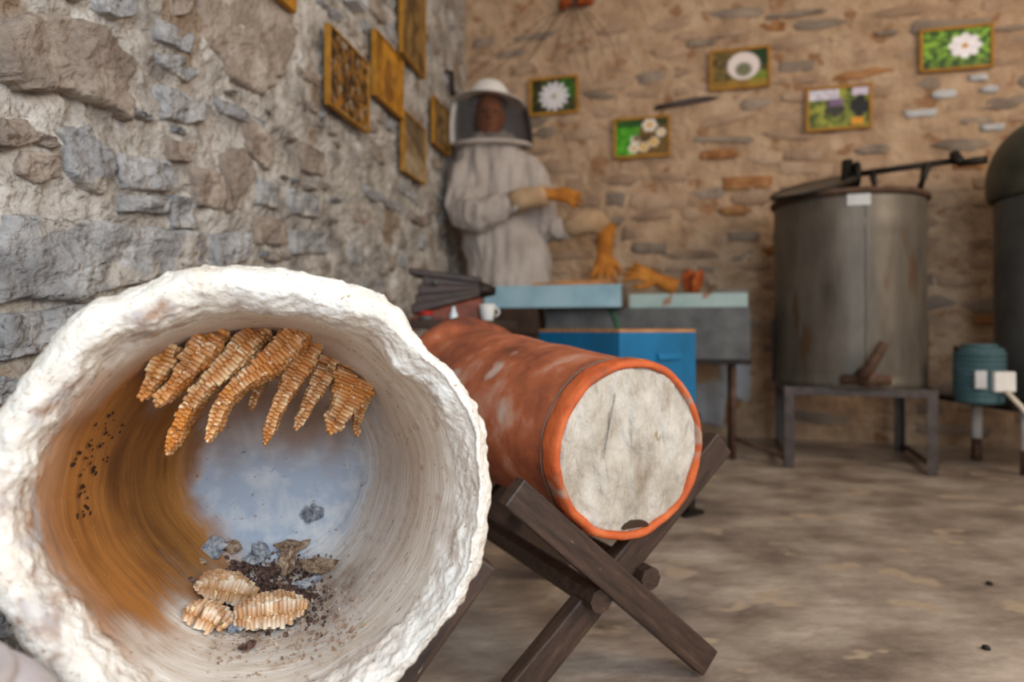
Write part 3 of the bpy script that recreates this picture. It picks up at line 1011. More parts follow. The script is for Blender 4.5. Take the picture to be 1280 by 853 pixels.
flakes = [
    (268, 700, .034, .040, 'flake_grey', 'pale grey pitted flake standing at the edge of the hive debris', 0.5, 0.9),
    (290, 694, .030, .026, 'flake_tan', 'tan curled flake behind the grey pitted flake in the hive', 0.2, 0.8),
    (318, 706, .036, .030, 'flake_grey', 'bluish grey flake lying flat amid the hive debris', -0.3, 0.35),
    (326, 698, .030, .030, 'flake_grey', 'rounded ash grey flake leaning against other debris in the hive', 0.9, 0.8),
    (366, 692, .056, .026, 'flake_tan', 'long brown bark-like flake lying across the back of the hive', 0.5, 0.5),
    (362, 716, .034, .040, 'flake_tan', 'upright squarish tan flake in the hive debris', -0.5, 1.0),
    (398, 716, .052, .034, 'flake_tan', 'broad tan flake with dark edge resting on the curved hive wall', 0.45, 0.45),
    (384, 734, .040, .020, 'flake_grey', 'thin grey sliver beside the broad tan flake in the hive', 0.6, 0.2),
    (246, 708, .030, .016, 'flake_tan', 'small amber brown flake by the amber hive wall', 0.1, 0.3),
    (300, 718, .036, .024, 'flake_dark', 'dark crumbly flake just behind the fallen combs', 0.3, 0.4),
    (336, 722, .040, .026, 'flake_dark', 'dark brown flake between the tan flakes and the fallen combs', -0.2, 0.3),
    (360, 744, .044, .024, 'flake_dark', 'dark crumbly lump just beyond the tip of the lens-shaped comb', 0.2, 0.2),
    (384, 752, .032, .018, 'flake_dark', 'reddish brown crumb cluster past the lens-shaped comb', 0.5, 0.2),
    (232, 732, .030, .018, 'flake_dark', 'dark speckled crumb cluster apart from the fallen combs', -0.2, 0.2),
    (186, 760, .030, .010, 'flake_grey', 'white and black streaked shred stuck on the hive flank', -0.5, 0.15),
    (310, 814, .020, .014, 'flake_dark', 'lone dark reddish lump in front of the fallen combs', 0.1, 0.2),
    (294, 792, .022, .018, 'flake_grey', 'small grey scrap tucked under the lens-shaped comb', 0.3, 0.6),
    (390, 654, .034, .030, 'flake_grey', 'blue grey scrap stuck low on the hive back plaster', 0.3, 1.2),
]
for i, (x, y, w, h, mt, lb, yw, tx) in enumerate(flakes):
    flake(x, y, w, h, M[mt], lb, 500 + i, yw, tx)

bm = bmesh.new()
r_ = random.Random(21)
for q in range(2600):
    x = r_.gauss(320, 58)
    y = r_.gauss(760, 40)
    if not (200 < x < 470 and 690 < y < 850):
        continue
    p = MH @ hive_hit(x, y)
    s = r_.uniform(0.0005, 0.0014) if r_.random() < 0.93 else r_.uniform(0.0016, 0.003)
    mt = Matrix.Translation(p + Vector((0, 0, s * 0.6))) @ Euler((r_.uniform(0, 3), r_.uniform(0, 3), r_.uniform(0, 3))).to_matrix().to_4x4() @ Matrix.Diagonal((s * r_.uniform(1, 3), s, s * r_.uniform(0.5, 1), 1))
    bmesh.ops.create_cube(bm, size=1.4, matrix=mt)
o = bm_obj('comb_crumbs', bm, None, M['crumb'])
tag(o, 'scattered wax and comb crumbs on the hive floor', 'crumbs', kind='stuff')
bm = bmesh.new()
for q in range(1500):
    x = r_.gauss(322, 46)
    y = r_.gauss(738, 24)
    if not (225 < x < 415 and 690 < y < 800):
        continue
    p = MH @ hive_hit(x, y)
    s = r_.uniform(0.0008, 0.0026) if r_.random() < 0.92 else r_.uniform(0.003, 0.006)
    mt = Matrix.Translation(p + Vector((0, 0, s * 0.6))) @ Euler((r_.uniform(0, 3), r_.uniform(0, 3), r_.uniform(0, 3))).to_matrix().to_4x4() @ Matrix.Diagonal((s * r_.uniform(1, 2), s, s, 1))
    bmesh.ops.create_icosphere(bm, subdivisions=1, radius=0.8, matrix=mt)
o = bm_obj('propolis_crumbs', bm, None, M['flake_dark'])
tag(o, 'dark brown crumbs under the fallen combs', 'crumbs', kind='stuff')


# ------------------------------------------------------------------ trestles
def plank(name, a, b, width, thick, nrm, parent, mat, bevel=0.004):
    """board from a to b (centre line), broad face towards nrm"""
    a, b = Vector(a), Vector(b)
    d = b - a
    x = d.normalized()
    z = (Vector(nrm) - x * Vector(nrm).dot(x)).normalized()
    y = z.cross(x)
    bm = bmesh.new()
    bm_box(bm, (0, 0, 0), (d.length, width, thick), bevel)
    o = bm_obj(name, bm, parent, mat)
    o.matrix_local = Matrix(((x.x, y.x, z.x, (a.x + b.x) / 2), (x.y, y.y, z.y, (a.y + b.y) / 2), (x.z, y.z, z.z, (a.z + b.z) / 2), (0, 0, 0, 1)))
    return o


# trestle of the white hive
un = Vector((HZ.x, HZ.y, 0)).normalized()
uu = un.cross(Vector((0, 0, 1))).normalized()
t = thing('crossed_trestle', 'dark wooden crossed-plank trestle under the white plastered hive', 'trestle')
for dd in (0.14, 0.36):
    c = HC + HZ * dd
    R = 0.211 if dd < 0.2 else 0.1965
    for sgn in (1, -1):
        off = un * (0.017 if sgn > 0 else -0.017)
        dirv = (uu * (-0.62 * sgn) + Vector((0, 0, -0.785))).normalized()
        nv = (uu * (0.785 * sgn) + Vector((0, 0, -0.62))).normalized()
        mid = Vector((c.x, c.y, c.z)) + nv * (R + 0.040) + off
        top = mid - dirv * (0.075 if sgn > 0 else -0.02)
        k_ = (top.z - 0.0255) / -dirv.z
        plank('leg_plank', top, top + dirv * k_, 0.085, 0.03, -un, t, M['wood_dark'])
c = HC + HZ * 0.14
plank('rail', (c.x, c.y, 0.09), (c.x + un.x * 0.22, c.y + un.y * 0.22, 0.09), 0.04, 0.04, (0, 0, 1), t, M['wood_dark'])

# trestle of the terracotta jar
JN = Vector((-0.44, 0.90, 0)).normalized()
JU = JN.cross(Vector((0, 0, 1))).normalized()
tj = thing('crossed_trestle', 'dark wooden crossed-plank trestle under the terracotta jar', 'trestle')
A_t, A_f = at(641, 613, 1.047) - JU * 0.004, Vector((0.340, 1.199, 0.0175))
plank('leg_plank', A_t, A_f, 0.050, 0.030, -JN, tj, M['wood_dark'])
B_t, B_f = Vector((0.388, 1.276, 0.390)), Vector((0.002, 1.088, 0.0175))
plank('leg_plank', B_t, B_f, 0.052, 0.030, -JN, tj, M['wood_dark'])
back = JN * 0.50
plank('leg_plank', A_t + back, A_f + back, 0.052, 0.030, -JN, tj, M['wood_dark'])
plank('leg_plank', B_t + back, B_f + back, 0.052, 0.030, -JN, tj, M['wood_dark'])
r0 = at(752, 752, 1.105)
tube('rail', [r0, r0 + JN * 0.62], [0.021, 0.021], tj, M['wood_dark'], 8, False)
r1 = at(814, 724, 1.16)
tube('rail', [r1, r1 + JN * 0.58], [0.020, 0.020], tj, M['wood_dark'], 8, False)

# ------------------------------------------------------------------ terracotta jar lying on its trestle
JC = Vector((0.196, 1.110, 0.4025))
JZ = Vector((-0.44, 0.90, 0.055)).normalized()
JX = JZ.cross(Vector((0, 0, 1))).normalized()
JY = JZ.cross(JX)
MJ = Matrix(((JX.x, JY.x, JZ.x, JC.x), (JX.y, JY.y, JZ.y, JC.y), (JX.z, JY.z, JZ.z, JC.z), (0, 0, 0, 1)))
jar = thing('terracotta_jar', 'terracotta jar hive lying on its side with plastered mouth', 'jar')
jar.matrix_world = MJ


def jdisp(v):
    r = math.hypot(v.x, v.y)
    if r < 1e-5:
        return v
    rad = Vector((v.x / r, v.y / r, 0))
    return v + rad * (fbm(v * 5 + Vector((3, 3, 3)), 3) * 0.004)


body = catmull([(0.012, 0.128), (0.030, 0.128), (0.040, 0.143), (0.060, 0.1445), (0.14, 0.148), (0.28, 0.154), (0.42, 0.160), (0.52, 0.163), (0.60, 0.162), (0.645, 0.168), (0.68, 0.184), (0.705, 0.190), (0.725, 0.184), (0.735, 0.15)], 5) + [(0.735, 0.0)]
new_obj('body', lathe_mesh('body', body, 120, jdisp), jar, M['terracotta'], True)
def rdisp(v):
    r = math.hypot(v.x, v.y)
    rad = Vector((v.x / r, v.y / r, 0))
    return jdisp(v) + rad * (fbm(v * 26, 3) * 0.0022) + Vector((0, 0, fbm(v * 20 + Vector((5, 1, 1)), 3) * 0.002))


rim = catmull([(0.03, 0.134), (0.006, 0.134), (-0.001, 0.1365), (-0.003, 0.141), (0.000, 0.1465), (0.010, 0.1495), (0.028, 0.1495), (0.041, 0.146), (0.046, 0.138)], 5)
new_obj('rim', lathe_mesh('rim', rim, 120, rdisp), jar, M['terracotta_rim'], True)
bm = bmesh.new()
bm_tube(bm, [jdisp(Vector((0.1462 * math.cos(a), 0.1462 * math.sin(a), 0.046))) for a in [2 * math.pi * q / 96 for q in range(97)]], 0.0016, 6)
bm_obj('collar_groove', bm, jar, M['groove'], True)


def ldisp(v):
    return v + Vector((0, 0, fbm(Vector((v.x * 26, v.y * 8, 1)), 4, 0.8) * 0.0055 + fbm(v * 50, 3) * 0.0014))


lidp = [(0.004, 0.0)] + [(0.004, 0.136 * q / 30) for q in range(1, 30)] + [(0.005, 0.136), (0.02, 0.136)]
lid = new_obj('plaster_lid', lathe_mesh('plaster_lid', lidp, 90, ldisp), jar, M['lid_plaster'], True)
# ridge of plaster down the lid and the half-moon flight hole at its foot
bm = bmesh.new()
bm_tube(bm, [Vector((-0.035, -0.095, 0.003)), Vector((-0.040, -0.06, 0.002)), Vector((-0.047, -0.02, 0.002)), Vector((-0.054, 0.01, 0.003))], [0.0006, 0.0024, 0.0022, 0.0005], 8)
bm_obj('plaster_ridge', bm, lid, M['lid_plaster'], True)
bm = bmesh.new()
pts = [Vector((0.026 * math.cos(a), -0.013 * math.sin(a), 0)) for a in [math.pi * q / 14 for q in range(15)]]
top = [bm.verts.new(p_ + Vector((0.012, 0.129, -0.0005))) for p_ in pts]
bot = [bm.verts.new(p_ + Vector((0.012, 0.129, 0.012))) for p_ in pts]
bm.faces.new(top[::-1]); bm.faces.new(bot)
for q in range(14):
    bm.faces.new((top[q], top[q + 1], bot[q + 1], bot[q]))
bm.faces.new((top[14], top[0], bot[0], bot[14]))
bmesh.ops.recalc_face_normals(bm, faces=bm.faces)
bm_obj('flight_hole', bm, lid, M['leather_dark'])

# clay pot by the near wall
pot = thing('clay_pot', 'pale clay pot with rounded shoulder beside the white plastered hive', 'pot', (-0.432, 0.425, 0))
pp = catmull([(0.0, 0.001), (0.0, 0.09), (0.03, 0.105), (0.15, 0.135), (0.28, 0.145), (0.345, 0.137), (0.385, 0.118), (0.402, 0.094), (0.405, 0.075), (0.398, 0.068), (0.37, 0.085), (0.2, 0.115), (0.03, 0.085)], 5) + [(0.02, 0.0)]
pp[0] = (0.0, 0.0)
new_obj('body', lathe_mesh('body', pp, 72, jdisp), pot, M['potclay'], True)
pot.scale = (1, 1, 0.90)
bm = bmesh.new()
bm_tube(bm, [Vector((0.094 * math.cos(a), 0.094 * math.sin(a), 0.402)) for a in [2 * math.pi * q / 48 for q in range(49)]], 0.007, 8)
bm_obj('lip', bm, pot, M['potclay'], True)

# ------------------------------------------------------------------ blue hive box on its stand
YAW = math.atan2(0.18, 0.264)
bb = thing('blue_hive_box', 'bright blue painted wooden hive box with bare wood rim', 'hive box', (0.318, 2.02, 0), (0, 0, YAW))
W_, D_, Z0, Z1 = 0.335, 0.40, 0.33, 0.592
box('front_panel', (W_ / 2, 0.012, (Z0 + Z1) / 2), (W_, 0.024, Z1 - Z0), bb, M['blue'], 0.002)
box('back_panel', (W_ / 2, D_ - 0.012, (Z0 + Z1) / 2), (W_, 0.024, Z1 - Z0), bb, M['blue'], 0.002)
for x in (0.012, W_ - 0.012):
    box('side_panel', (x, D_ / 2, (Z0 + Z1) / 2), (0.024, D_ - 0.048, Z1 - Z0), bb, M['blue'], 0.002)
box('floor_board', (W_ / 2, D_ / 2, Z0 + 0.01), (W_ - 0.05, D_ - 0.05, 0.02), bb, M['rawwood'], 0.001)
bm = bmesh.new()
for c_, d_ in (((W_ / 2, 0.012, Z1 + 0.004), (W_, 0.024, 0.010)), ((W_ / 2, D_ - 0.012, Z1 + 0.004), (W_, 0.024, 0.010)), ((0.012, D_ / 2, Z1 + 0.004), (0.024, D_ - 0.048, 0.010)), ((W_ - 0.012, D_ / 2, Z1 + 0.004), (0.024, D_ - 0.048, 0.010))):
    bm_box(bm, c_, d_, 0.001)
bm_obj('wood_rim', bm, bb, M['rawwood'])
bm = bmesh.new()
bm_box(bm, (W_ * 0.62, -0.004, 0.515), (0.10, 0.014, 0.020), 0.004)
bm_obj('grip_cleat', bm, bb, M['blue'])
st = thing('iron_stand', 'dark iron stand with footed legs under the blue hive box', 'stand', (0.318, 2.02, 0), (0, 0, YAW))
box('top_frame', (W_ / 2, D_ / 2, Z0 - 0.0145), (W_ + 0.02, D_ + 0.02, 0.03), st, M['iron'], 0.002)
for x in (0.015, W_ - 0.015):
    for y in (0.015, D_ - 0.015):
        lg = box('leg', (x, y, (Z0 - 0.03) / 2), (0.028, 0.028, Z0 - 0.03), st, M['iron'], 0.002)
        box('foot', (x, y, 0.006), (0.09, 0.05, 0.012), lg, M['iron'], 0.002)

# ------------------------------------------------------------------ grey bin, lids, left box on a pipe-legged table
TYAW = math.atan2(-0.2607, 0.965)
RB = Vector((1.083, 3.10, 0))                                # front right corner of the bin
O_ = RB - BX * 0.95                                           # front left corner
gb = thing('metal_bin', 'long grey galvanised metal bin on pipe legs against the tan wall', 'bin', O_, (0, 0, TYAW))
box('front_sheet', (0.475, 0.006, 0.582), (0.95, 0.012, 0.239), gb, M['galv'], 0.002)
box('back_sheet', (0.475, 0.334, 0.582), (0.95, 0.012, 0.239), gb, M['galv'], 0.002)
for x in (0.006, 0.944):
    box('end_sheet', (x, 0.17, 0.582), (0.012, 0.316, 0.239), gb, M['galv'], 0.002)
box('bottom_rail', (0.475, 0.17, 0.452), (0.96, 0.345, 0.024), gb, M['iron'], 0.002)
for x in (0.04, 0.876):
    for y in (0.03, 0.30):
        tube('leg', [(x, y, 0.001), (x, y, 0.445)], 0.014, gb, M['rust'])
tube('brace', [(0.876, 0.03, 0.10), (1.10, -0.02, 0.030)], 0.012, gb, M['rust'])
db = thing('dark_crate', 'dark weathered crate under the end of the pale blue hive lid', 'crate', O_ + BX * -0.27 + BN * 0.10, (0, 0, TYAW))
for zz in (0.22, 0.36, 0.50, 0.64):
    box('slat', (0.125, 0.008, zz), (0.25, 0.016, 0.125), db, M['leather_dark'], 0.002)
box('core', (0.125, 0.09, 0.42), (0.245, 0.145, 0.56), db, M['leather_dark'], 0.002)
for x in (0.015, 0.235):
    box('leg', (x, 0.09, 0.075), (0.03, 0.03, 0.15), db, M['leather_dark'], 0.002)

ld = at(776, 378, 3.15)
lo = Vector((ld.x, ld.y, 0)) - BX * 0.66
l1 = thing('hive_lid', 'thick pale blue wooden hive lid with tan boards and a glove on top', 'lid', (lo.x, lo.y, 0.6960), (0, 0, TYAW))
box('front_board', (0.33, 0.009, 0.060), (0.66, 0.018, 0.105), l1, M['paleblue'], 0.003)
box('end_board', (0.655, 0.127, 0.060), (0.016, 0.22, 0.105), l1, M['grey_board'], 0.003)
box('end_board', (0.005, 0.127, 0.060), (0.016, 0.22, 0.105), l1, M['grey_board'], 0.003)
box('top_board', (0.33, 0.121, 0.108), (0.665, 0.240, 0.012), l1, M['paleblue'], 0.003)
box('back_board', (0.33, 0.230, 0.060), (0.64, 0.016, 0.105), l1, M['grey_board'], 0.003)
box('under_board', (0.33, 0.121, 0.012), (0.63, 0.21, 0.012), l1, M['grey_board'], 0.002)
l2 = thing('hive_lid', 'thin worn pale blue-green lid on the grey bin beneath a brown curled lump', 'lid', O_ + BX * 0.40 - BN * 0.01 + Vector((0, 0, 0.700)), (0, 0, TYAW))
box('front_board', (0.272, 0.010, 0.035), (0.535, 0.02, 0.066), l2, M['paleblue2'], 0.003)
box('top_board', (0.272, 0.16, 0.062), (0.53, 0.29, 0.014), l2, M['paleblue2'], 0.003)
for x in (0.012, 0.53):
    box('end_board', (x, 0.165, 0.028), (0.018, 0.28, 0.055), l2, M['paleblue2'], 0.003)
sb = plank('batten', O_ + BX * 0.78 - BN * 0.06 + Vector((0, 0, 0.7775)), O_ + BX * 0.945 - BN * 0.06 + Vector((0, 0, 0.7775)), 0.05, 0.016, (0, 0, 1), None, M['grey_board'])
tag(sb, 'short grey brown batten on the worn pale blue-green lid', 'batten')
for i, (x0, x1, yy, zz, lab) in enumerate(((0.24, 0.62, 0.05, 0.8155, 'long tan thin board lying on the thick pale blue lid'), (0.36, 0.60, 0.10, 0.8280, 'shorter tan board laid over the long thin board'))):
    a = lo + BX * x0 - BN * yy
    b = lo + BX * x1 - BN * yy
    bo = plank('thin_board', (a.x, a.y, zz + 0.0005), (b.x, b.y, zz + 0.0005), 0.09, 0.013, (0, 0, 1), None, M['rawwood'], 0.002)
    tag(bo, lab, 'board')
# green strap hanging down the bin front
gp = O_ + BX * 0.335 + BN * 0.003
bm = bmesh.new()
bm_tube(bm, [gp + Vector((0, 0, 0.70)) + BX * -0.02, gp + Vector((0, 0, 0.66)), gp + Vector((0, 0, 0.60)) + BX * 0.02, gp + Vector((0, 0, 0.50)) + BX * 0.05], [(0.0042, 0.013)] * 4, 10)
tag(bm_obj('green_strap', bm, None, M['green'], True), 'dark green strap hanging down the grey bin front', 'strap')


# brown curled lump on the worn lid
def petal_lump(name, loc, s, mat, label, cat):
    bm = bmesh.new()
    for i, (ang, tilt, sc) in enumerate(((0.3, -0.35, 1.0), (0.9, 0.30, 0.95), (2.0, 0.1, 0.7))):
        mt = Matrix.Rotation(ang, 4, 'Z') @ Matrix.Rotation(tilt, 4, 'X') @ Matrix.Translation((0, 0, s * 0.95 * sc)) @ Matrix.Diagonal((s * 0.75 * sc, s * 0.28, s * sc, 1))
        bmesh.ops.create_icosphere(bm, subdivisions=3, radius=1.0, matrix=mt)
    for v in bm.verts:
        v.co += v.co.normalized() * fbm(v.co * 40, 3) * s * 0.15
    o = bm_obj(name, bm, None, mat, True)
    o.location = loc
    tag(o, label, cat)


pl = O_ + BX * 0.70 - BN * 0.10
petal_lump('curled_lump', (pl.x, pl.y, 0.764), 0.068, M['rustbloom'], 'brown orange curled lump on the worn pale blue-green lid', 'dried comb')


# ------------------------------------------------------------------ gloves (palm and five fingers)
def glove_mesh(name, curl=0.35, spread=0.16, s=1.0, gaunt=0.10):
    bm = bmesh.new()
    bm_tube(bm, [(-gaunt, 0, 0), (-gaunt * 0.5, 0, 0), (0, 0, 0), (0.035, 0.002, 0), (0.075, 0, 0.0), (0.098, 0, 0)], [(0.046, 0.040), (0.040, 0.034), (0.033, 0.026), (0.042, 0.021), (0.046, 0.018), (0.040, 0.013)], 14)
    for i, (y, ln) in enumerate(((0.034, 0.078), (0.012, 0.088), (-0.011, 0.082), (-0.033, 0.064))):
        p = Vector((0.086, y, 0))
        a = spread * (1.5 - i)
        pts = [p]
        c = 0.08
        d = 0.0
        for sgm in (0.42, 0.32, 0.26):
            d += curl * (1 + 0.15 * i)
            v = Vector((math.cos(d) * math.cos(a), math.sin(a) * math.cos(d), -math.sin(d)))
            pts.append(pts[-1] + v * ln * sgm)
        bm_tube(bm, pts, [0.0125, 0.0118, 0.0108, 0.0075], 10)
    bm_tube(bm, [(0.015, 0.030, -0.003), (0.040, 0.056, -0.012), (0.066, 0.072, -0.020), (0.088, 0.074, -0.026)], [0.016, 0.0145, 0.0125, 0.008], 10)
    bmesh.ops.recalc_face_normals(bm, faces=bm.faces)
    for v in bm.verts:
        v.co *= s
    me = bpy.data.meshes.new(name)
    bm.to_mesh(me)
    bm.free()
    return me


def remesh(o, vox, smooth=6):
    r = o.modifiers.new('remesh', 'REMESH')
    r.mode = 'VOXEL'
    r.voxel_size = vox
    r.use_smooth_shade = True
    s = o.modifiers.new('smooth', 'SMOOTH')
    s.iterations = smooth
    s.factor = 0.5


def frame(o, origin, xdir, zdir):
    x = Vector(xdir).normalized()
    z = Vector(zdir)
    z = (z - x * z.dot(x)).normalized()
    y = z.cross(x)
    o.matrix_local = Matrix(((x.x, y.x, z.x, origin[0]), (x.y, y.y, z.y, origin[1]), (x.z, y.z, z.z, origin[2]), (0, 0, 0, 1)))


# ------------------------------------------------------------------ beekeeper mannequin
MX, MY = -0.070, 3.74
S_ = 853.0 / MY


def ml(px, py, y=0.0):
    """mannequin-local point seen at a pixel, y in front(-)/behind(+) of its axis"""
    p = at(px, py, MY + y)
    return Vector((p.x - MX, y, p.z))


man = thing('beekeeper_mannequin', 'mannequin in pale cotton beekeeper suit, white hat and dark veil', 'mannequin', (MX, MY, 0))
bm = bmesh.new()
bm_tube(bm, [(-0.02, 0, 1.67), (-0.03, 0, 1.60), (-0.04, 0, 1.56), (-0.035, 0, 1.47), (-0.02, 0, 1.36), (0.0, 0, 1.24), (0.02, 0, 1.12), (0.045, 0, 1.0), (0.06, 0, 0.85), (0.06, 0, 0.70), (0.06, 0, 0.58), (0.06, 0, 0.55)],
        [(0.10, 0.09), (0.165, 0.12), (0.195, 0.13), (0.212, 0.14), (0.215, 0.145), (0.218, 0.145), (0.222, 0.145), (0.228, 0.148), (0.238, 0.155), (0.24, 0.155), (0.235, 0.15), (0.20, 0.12)], 40)
for sx in (-1, 1):
    bm_tube(bm, [(0.06 + sx * 0.095, 0, 0.62), (0.06 + sx * 0.095, 0, 0.35), (0.06 + sx * 0.095, -0.005, 0.14), (0.06 + sx * 0.095, -0.03, 0.085), (0.06 + sx * 0.095, -0.12, 0.055)], [(0.10, 0.11), (0.09, 0.095), (0.08, 0.085), (0.062, 0.065), (0.045, 0.04)], 20)
# sleeve folded across the front (its right arm)
bm_tube(bm, [(-0.15, 0.0, 1.53), (-0.195, -0.03, 1.42), (-0.20, -0.09, 1.31), (-0.165, -0.16, 1.21), (-0.09, -0.215, 1.19), (0.0, -0.235, 1.225), (0.09, -0.245, 1.255)], [0.080, 0.086, 0.088, 0.092, 0.088, 0.070, 0.052], 22)
# sleeve hanging and bent outward (its left arm)
bm_tube(bm, [(0.14, 0.0, 1.52), (0.19, 0.0, 1.42), (0.225, -0.01, 1.28), (0.25, -0.03, 1.16), (0.32, -0.08, 1.13), (0.38, -0.11, 1.13)], [0.08, 0.085, 0.082, 0.078, 0.062, 0.045], 20)
bmesh.ops.recalc_face_normals(bm, faces=bm.faces)
suit = bm_obj('suit', bm, man, M['suit'], True)
remesh(suit, 0.014, 5)
tex = bpy.data.textures.new('cloth_folds', 'CLOUDS')
tex.noise_scale = 0.10
tex.noise_depth = 2
dm = suit.modifiers.new('folds', 'DISPLACE')
dm.texture = tex
dm.strength = 0.06
dm.mid_level = 0.5
ref = bpy.data.objects.new('fold_reference', None)
COL.objects.link(ref)
ref.parent = suit
ref.scale = (0.45, 0.6, 2.6)
dm.texture_coords = 'OBJECT'
dm.texture_coords_object = ref
# waist cord
# cuffs
tube('cuff', [(0.07, -0.235, 1.25), (0.13, -0.250, 1.27), (0.20, -0.262, 1.275), (0.245, -0.268, 1.285)], [0.058, 0.056, 0.050, 0.056], man, M['cuff'], 18)
tube('cuff', [(0.345, -0.09, 1.135), (0.40, -0.12, 1.15), (0.46, -0.14, 1.165), (0.52, -0.15, 1.16), (0.555, -0.155, 1.13)], [0.046, 0.060, 0.066, 0.062, 0.05], man, M['cuff'], 18)
g1 = new_obj('glove', glove_mesh('glove', 0.30, 0.20, 1.0, 0.06), man, M['glove'], True)
frame(g1, (0.27, -0.27, 1.285), (0.93, -0.2, -0.12), (-0.2, -0.75, 0.6))
remesh(g1, 0.004, 3)
g2 = new_obj('glove', glove_mesh('glove', 0.22, 0.22, 1.15, 0.19), man, M['glove'], True)
frame(g2, (0.545, -0.242, 0.982), (-0.13, -0.70, -0.80), (0.10, -0.80, 0.65))
remesh(g2, 0.004, 3)
# head
bm = bmesh.new()
bm_tube(bm, [(-0.05, 0.02, 1.55), (-0.05, 0.015, 1.62), (-0.05, 0.0, 1.66), (-0.05, -0.012, 1.69), (-0.05, -0.014, 1.73), (-0.05, -0.008, 1.78), (-0.05, 0.0, 1.83), (-0.05, 0.006, 1.87), (-0.05, 0.01, 1.89)],
        [(0.058, 0.058), (0.055, 0.056), (0.058, 0.072), (0.066, 0.088), (0.072, 0.094), (0.076, 0.098), (0.072, 0.094), (0.055, 0.07), (0.02, 0.03)], 24)
bm_tube(bm, [(-0.05, -0.095, 1.785), (-0.05, -0.112, 1.758), (-0.05, -0.122, 1.735), (-0.05, -0.10, 1.725)], [0.008, 0.012, 0.015, 0.010], 10)
for sx in (-1, 1):
    bmesh.ops.create_icosphere(bm, subdivisions=2, radius=1, matrix=Matrix.Translation((-0.05 + sx * 0.076, 0.01, 1.755)) @ Matrix.Diagonal((0.010, 0.020, 0.030, 1)))
bm_tube(bm, [(-0.075, -0.098, 1.702), (-0.05, -0.107, 1.700), (-0.025, -0.098, 1.702)], [0.004, 0.008, 0.004], 8)
bmesh.ops.recalc_face_normals(bm, faces=bm.faces)
head = bm_obj('head', bm, man, M['skin'], True)
remesh(head, 0.006, 3)
for sx in (-1, 1):
    bm = bmesh.new()
    bmesh.ops.create_icosphere(bm, subdivisions=2, radius=1, matrix=Matrix.Translation((-0.05 + sx * 0.030, -0.097, 1.768)) @ Matrix.Diagonal((0.012, 0.006, 0.006, 1)))
    bm_obj('eye', bm, head, M['iron'], True)
# hat: crown and wide brim
HXc = -0.058
tilt = Matrix.Translation((HXc, -0.01, 1.838)) @ Matrix.Rotation(0.06, 4, 'Y') @ Matrix.Rotation(-0.10, 4, 'X')
crown = catmull([(0.010, 0.118), (0.035, 0.112), (0.07, 0.100), (0.10, 0.078), (0.118, 0.045), (0.124, 0.012)], 5) + [(0.1245, 0.0)]
brim = catmull([(0.012, 0.110), (0.010, 0.13), (0.000, 0.165), (-0.014, 0.200), (-0.020, 0.205), (-0.020, 0.200), (-0.006, 0.165), (0.004, 0.13), (0.006, 0.110)], 4)
hat = new_obj('hat_brim', lathe_mesh('hat_brim', brim, 48), man, M['hat'], True)
hat.matrix_local = tilt
hc = new_obj('hat_crown', lathe_mesh('hat_crown', crown, 48), man, M['hat'], True)
hc.matrix_local = tilt


# veil: netting window in front, white cotton round the back, edged with piping
def veil_part(name, a0, a1, mat, r0=0.188, r1=0.212, zt=1.826, zb=1.600, n=28, thick=0.0):
    vs_, fs = [], []
    rows = 8
    for j in range(rows + 1):
        f = j / rows
        r = r0 + (r1 - r0) * f + 0.010 * math.sin(math.pi * f)
        for i in range(n + 1):
            a = a0 + (a1 - a0) * i / n
            zz = zt + (zb - zt) * f + 0.03 * math.sin(a) * f * 0.4
            vs_.append((HXc + 0.005 + 0.012 * f + r * math.cos(a), -0.01 + 0.80 * r * math.sin(a), zz))
    for j in range(rows):
        for i in range(n):
            a = j * (n + 1) + i
            fs.append((a, a + 1, a + n + 2, a + n + 1))
    o = new_obj(name, mesh_from(name, vs_, fs), man, mat, True)
    if thick:
        s = o.modifiers.new('solid', 'SOLIDIFY')
        s.thickness = thick
    return o


veil_part('veil_net', math.radians(195), math.radians(372), M['net'])
veil_part('veil_cloth', math.radians(12), math.radians(195), M['suit'], thick=0.004)


def veil_pt(a, f, r0=0.190, r1=0.214):
    r = r0 + (r1 - r0) * f + 0.010 * math.sin(math.pi * f)
    return Vector((HXc + 0.005 + 0.012 * f + r * math.cos(a), -0.01 + 0.80 * r * math.sin(a), 1.826 + (1.600 - 1.826) * f + 0.012 * math.sin(a) * f))


tube('veil_side_band', [veil_pt(math.radians(196), f / 8) for f in range(9)], [(0.016, 0.006)] * 9, man, M['hat'], 10)
tube('veil_side_band', [veil_pt(math.radians(366), f / 8) for f in range(9)], [(0.014, 0.005)] * 9, man, M['iron'], 10)
tube('veil_hem', [veil_pt(math.radians(190 + 180 * f / 20), 1.0) for f in range(21)], 0.012, man, M['suit'], 10)

# loose third glove lying on the bin behind the lid
g3 = new_obj('work_glove', glove_mesh('work_glove', 0.25, 0.30, 1.0, 0.10), None, M['glove'], True)
gq = lo + BX * 0.70 - BN * 0.20
frame(g3, (gq.x + 0.11, gq.y - 0.02, 0.842), (-0.80, 0.1, 0.36), (0.1, -0.8, 0.5))
remesh(g3, 0.004, 3)
tag(g3, 'loose ochre leather glove lying between the two pale lids', 'glove')

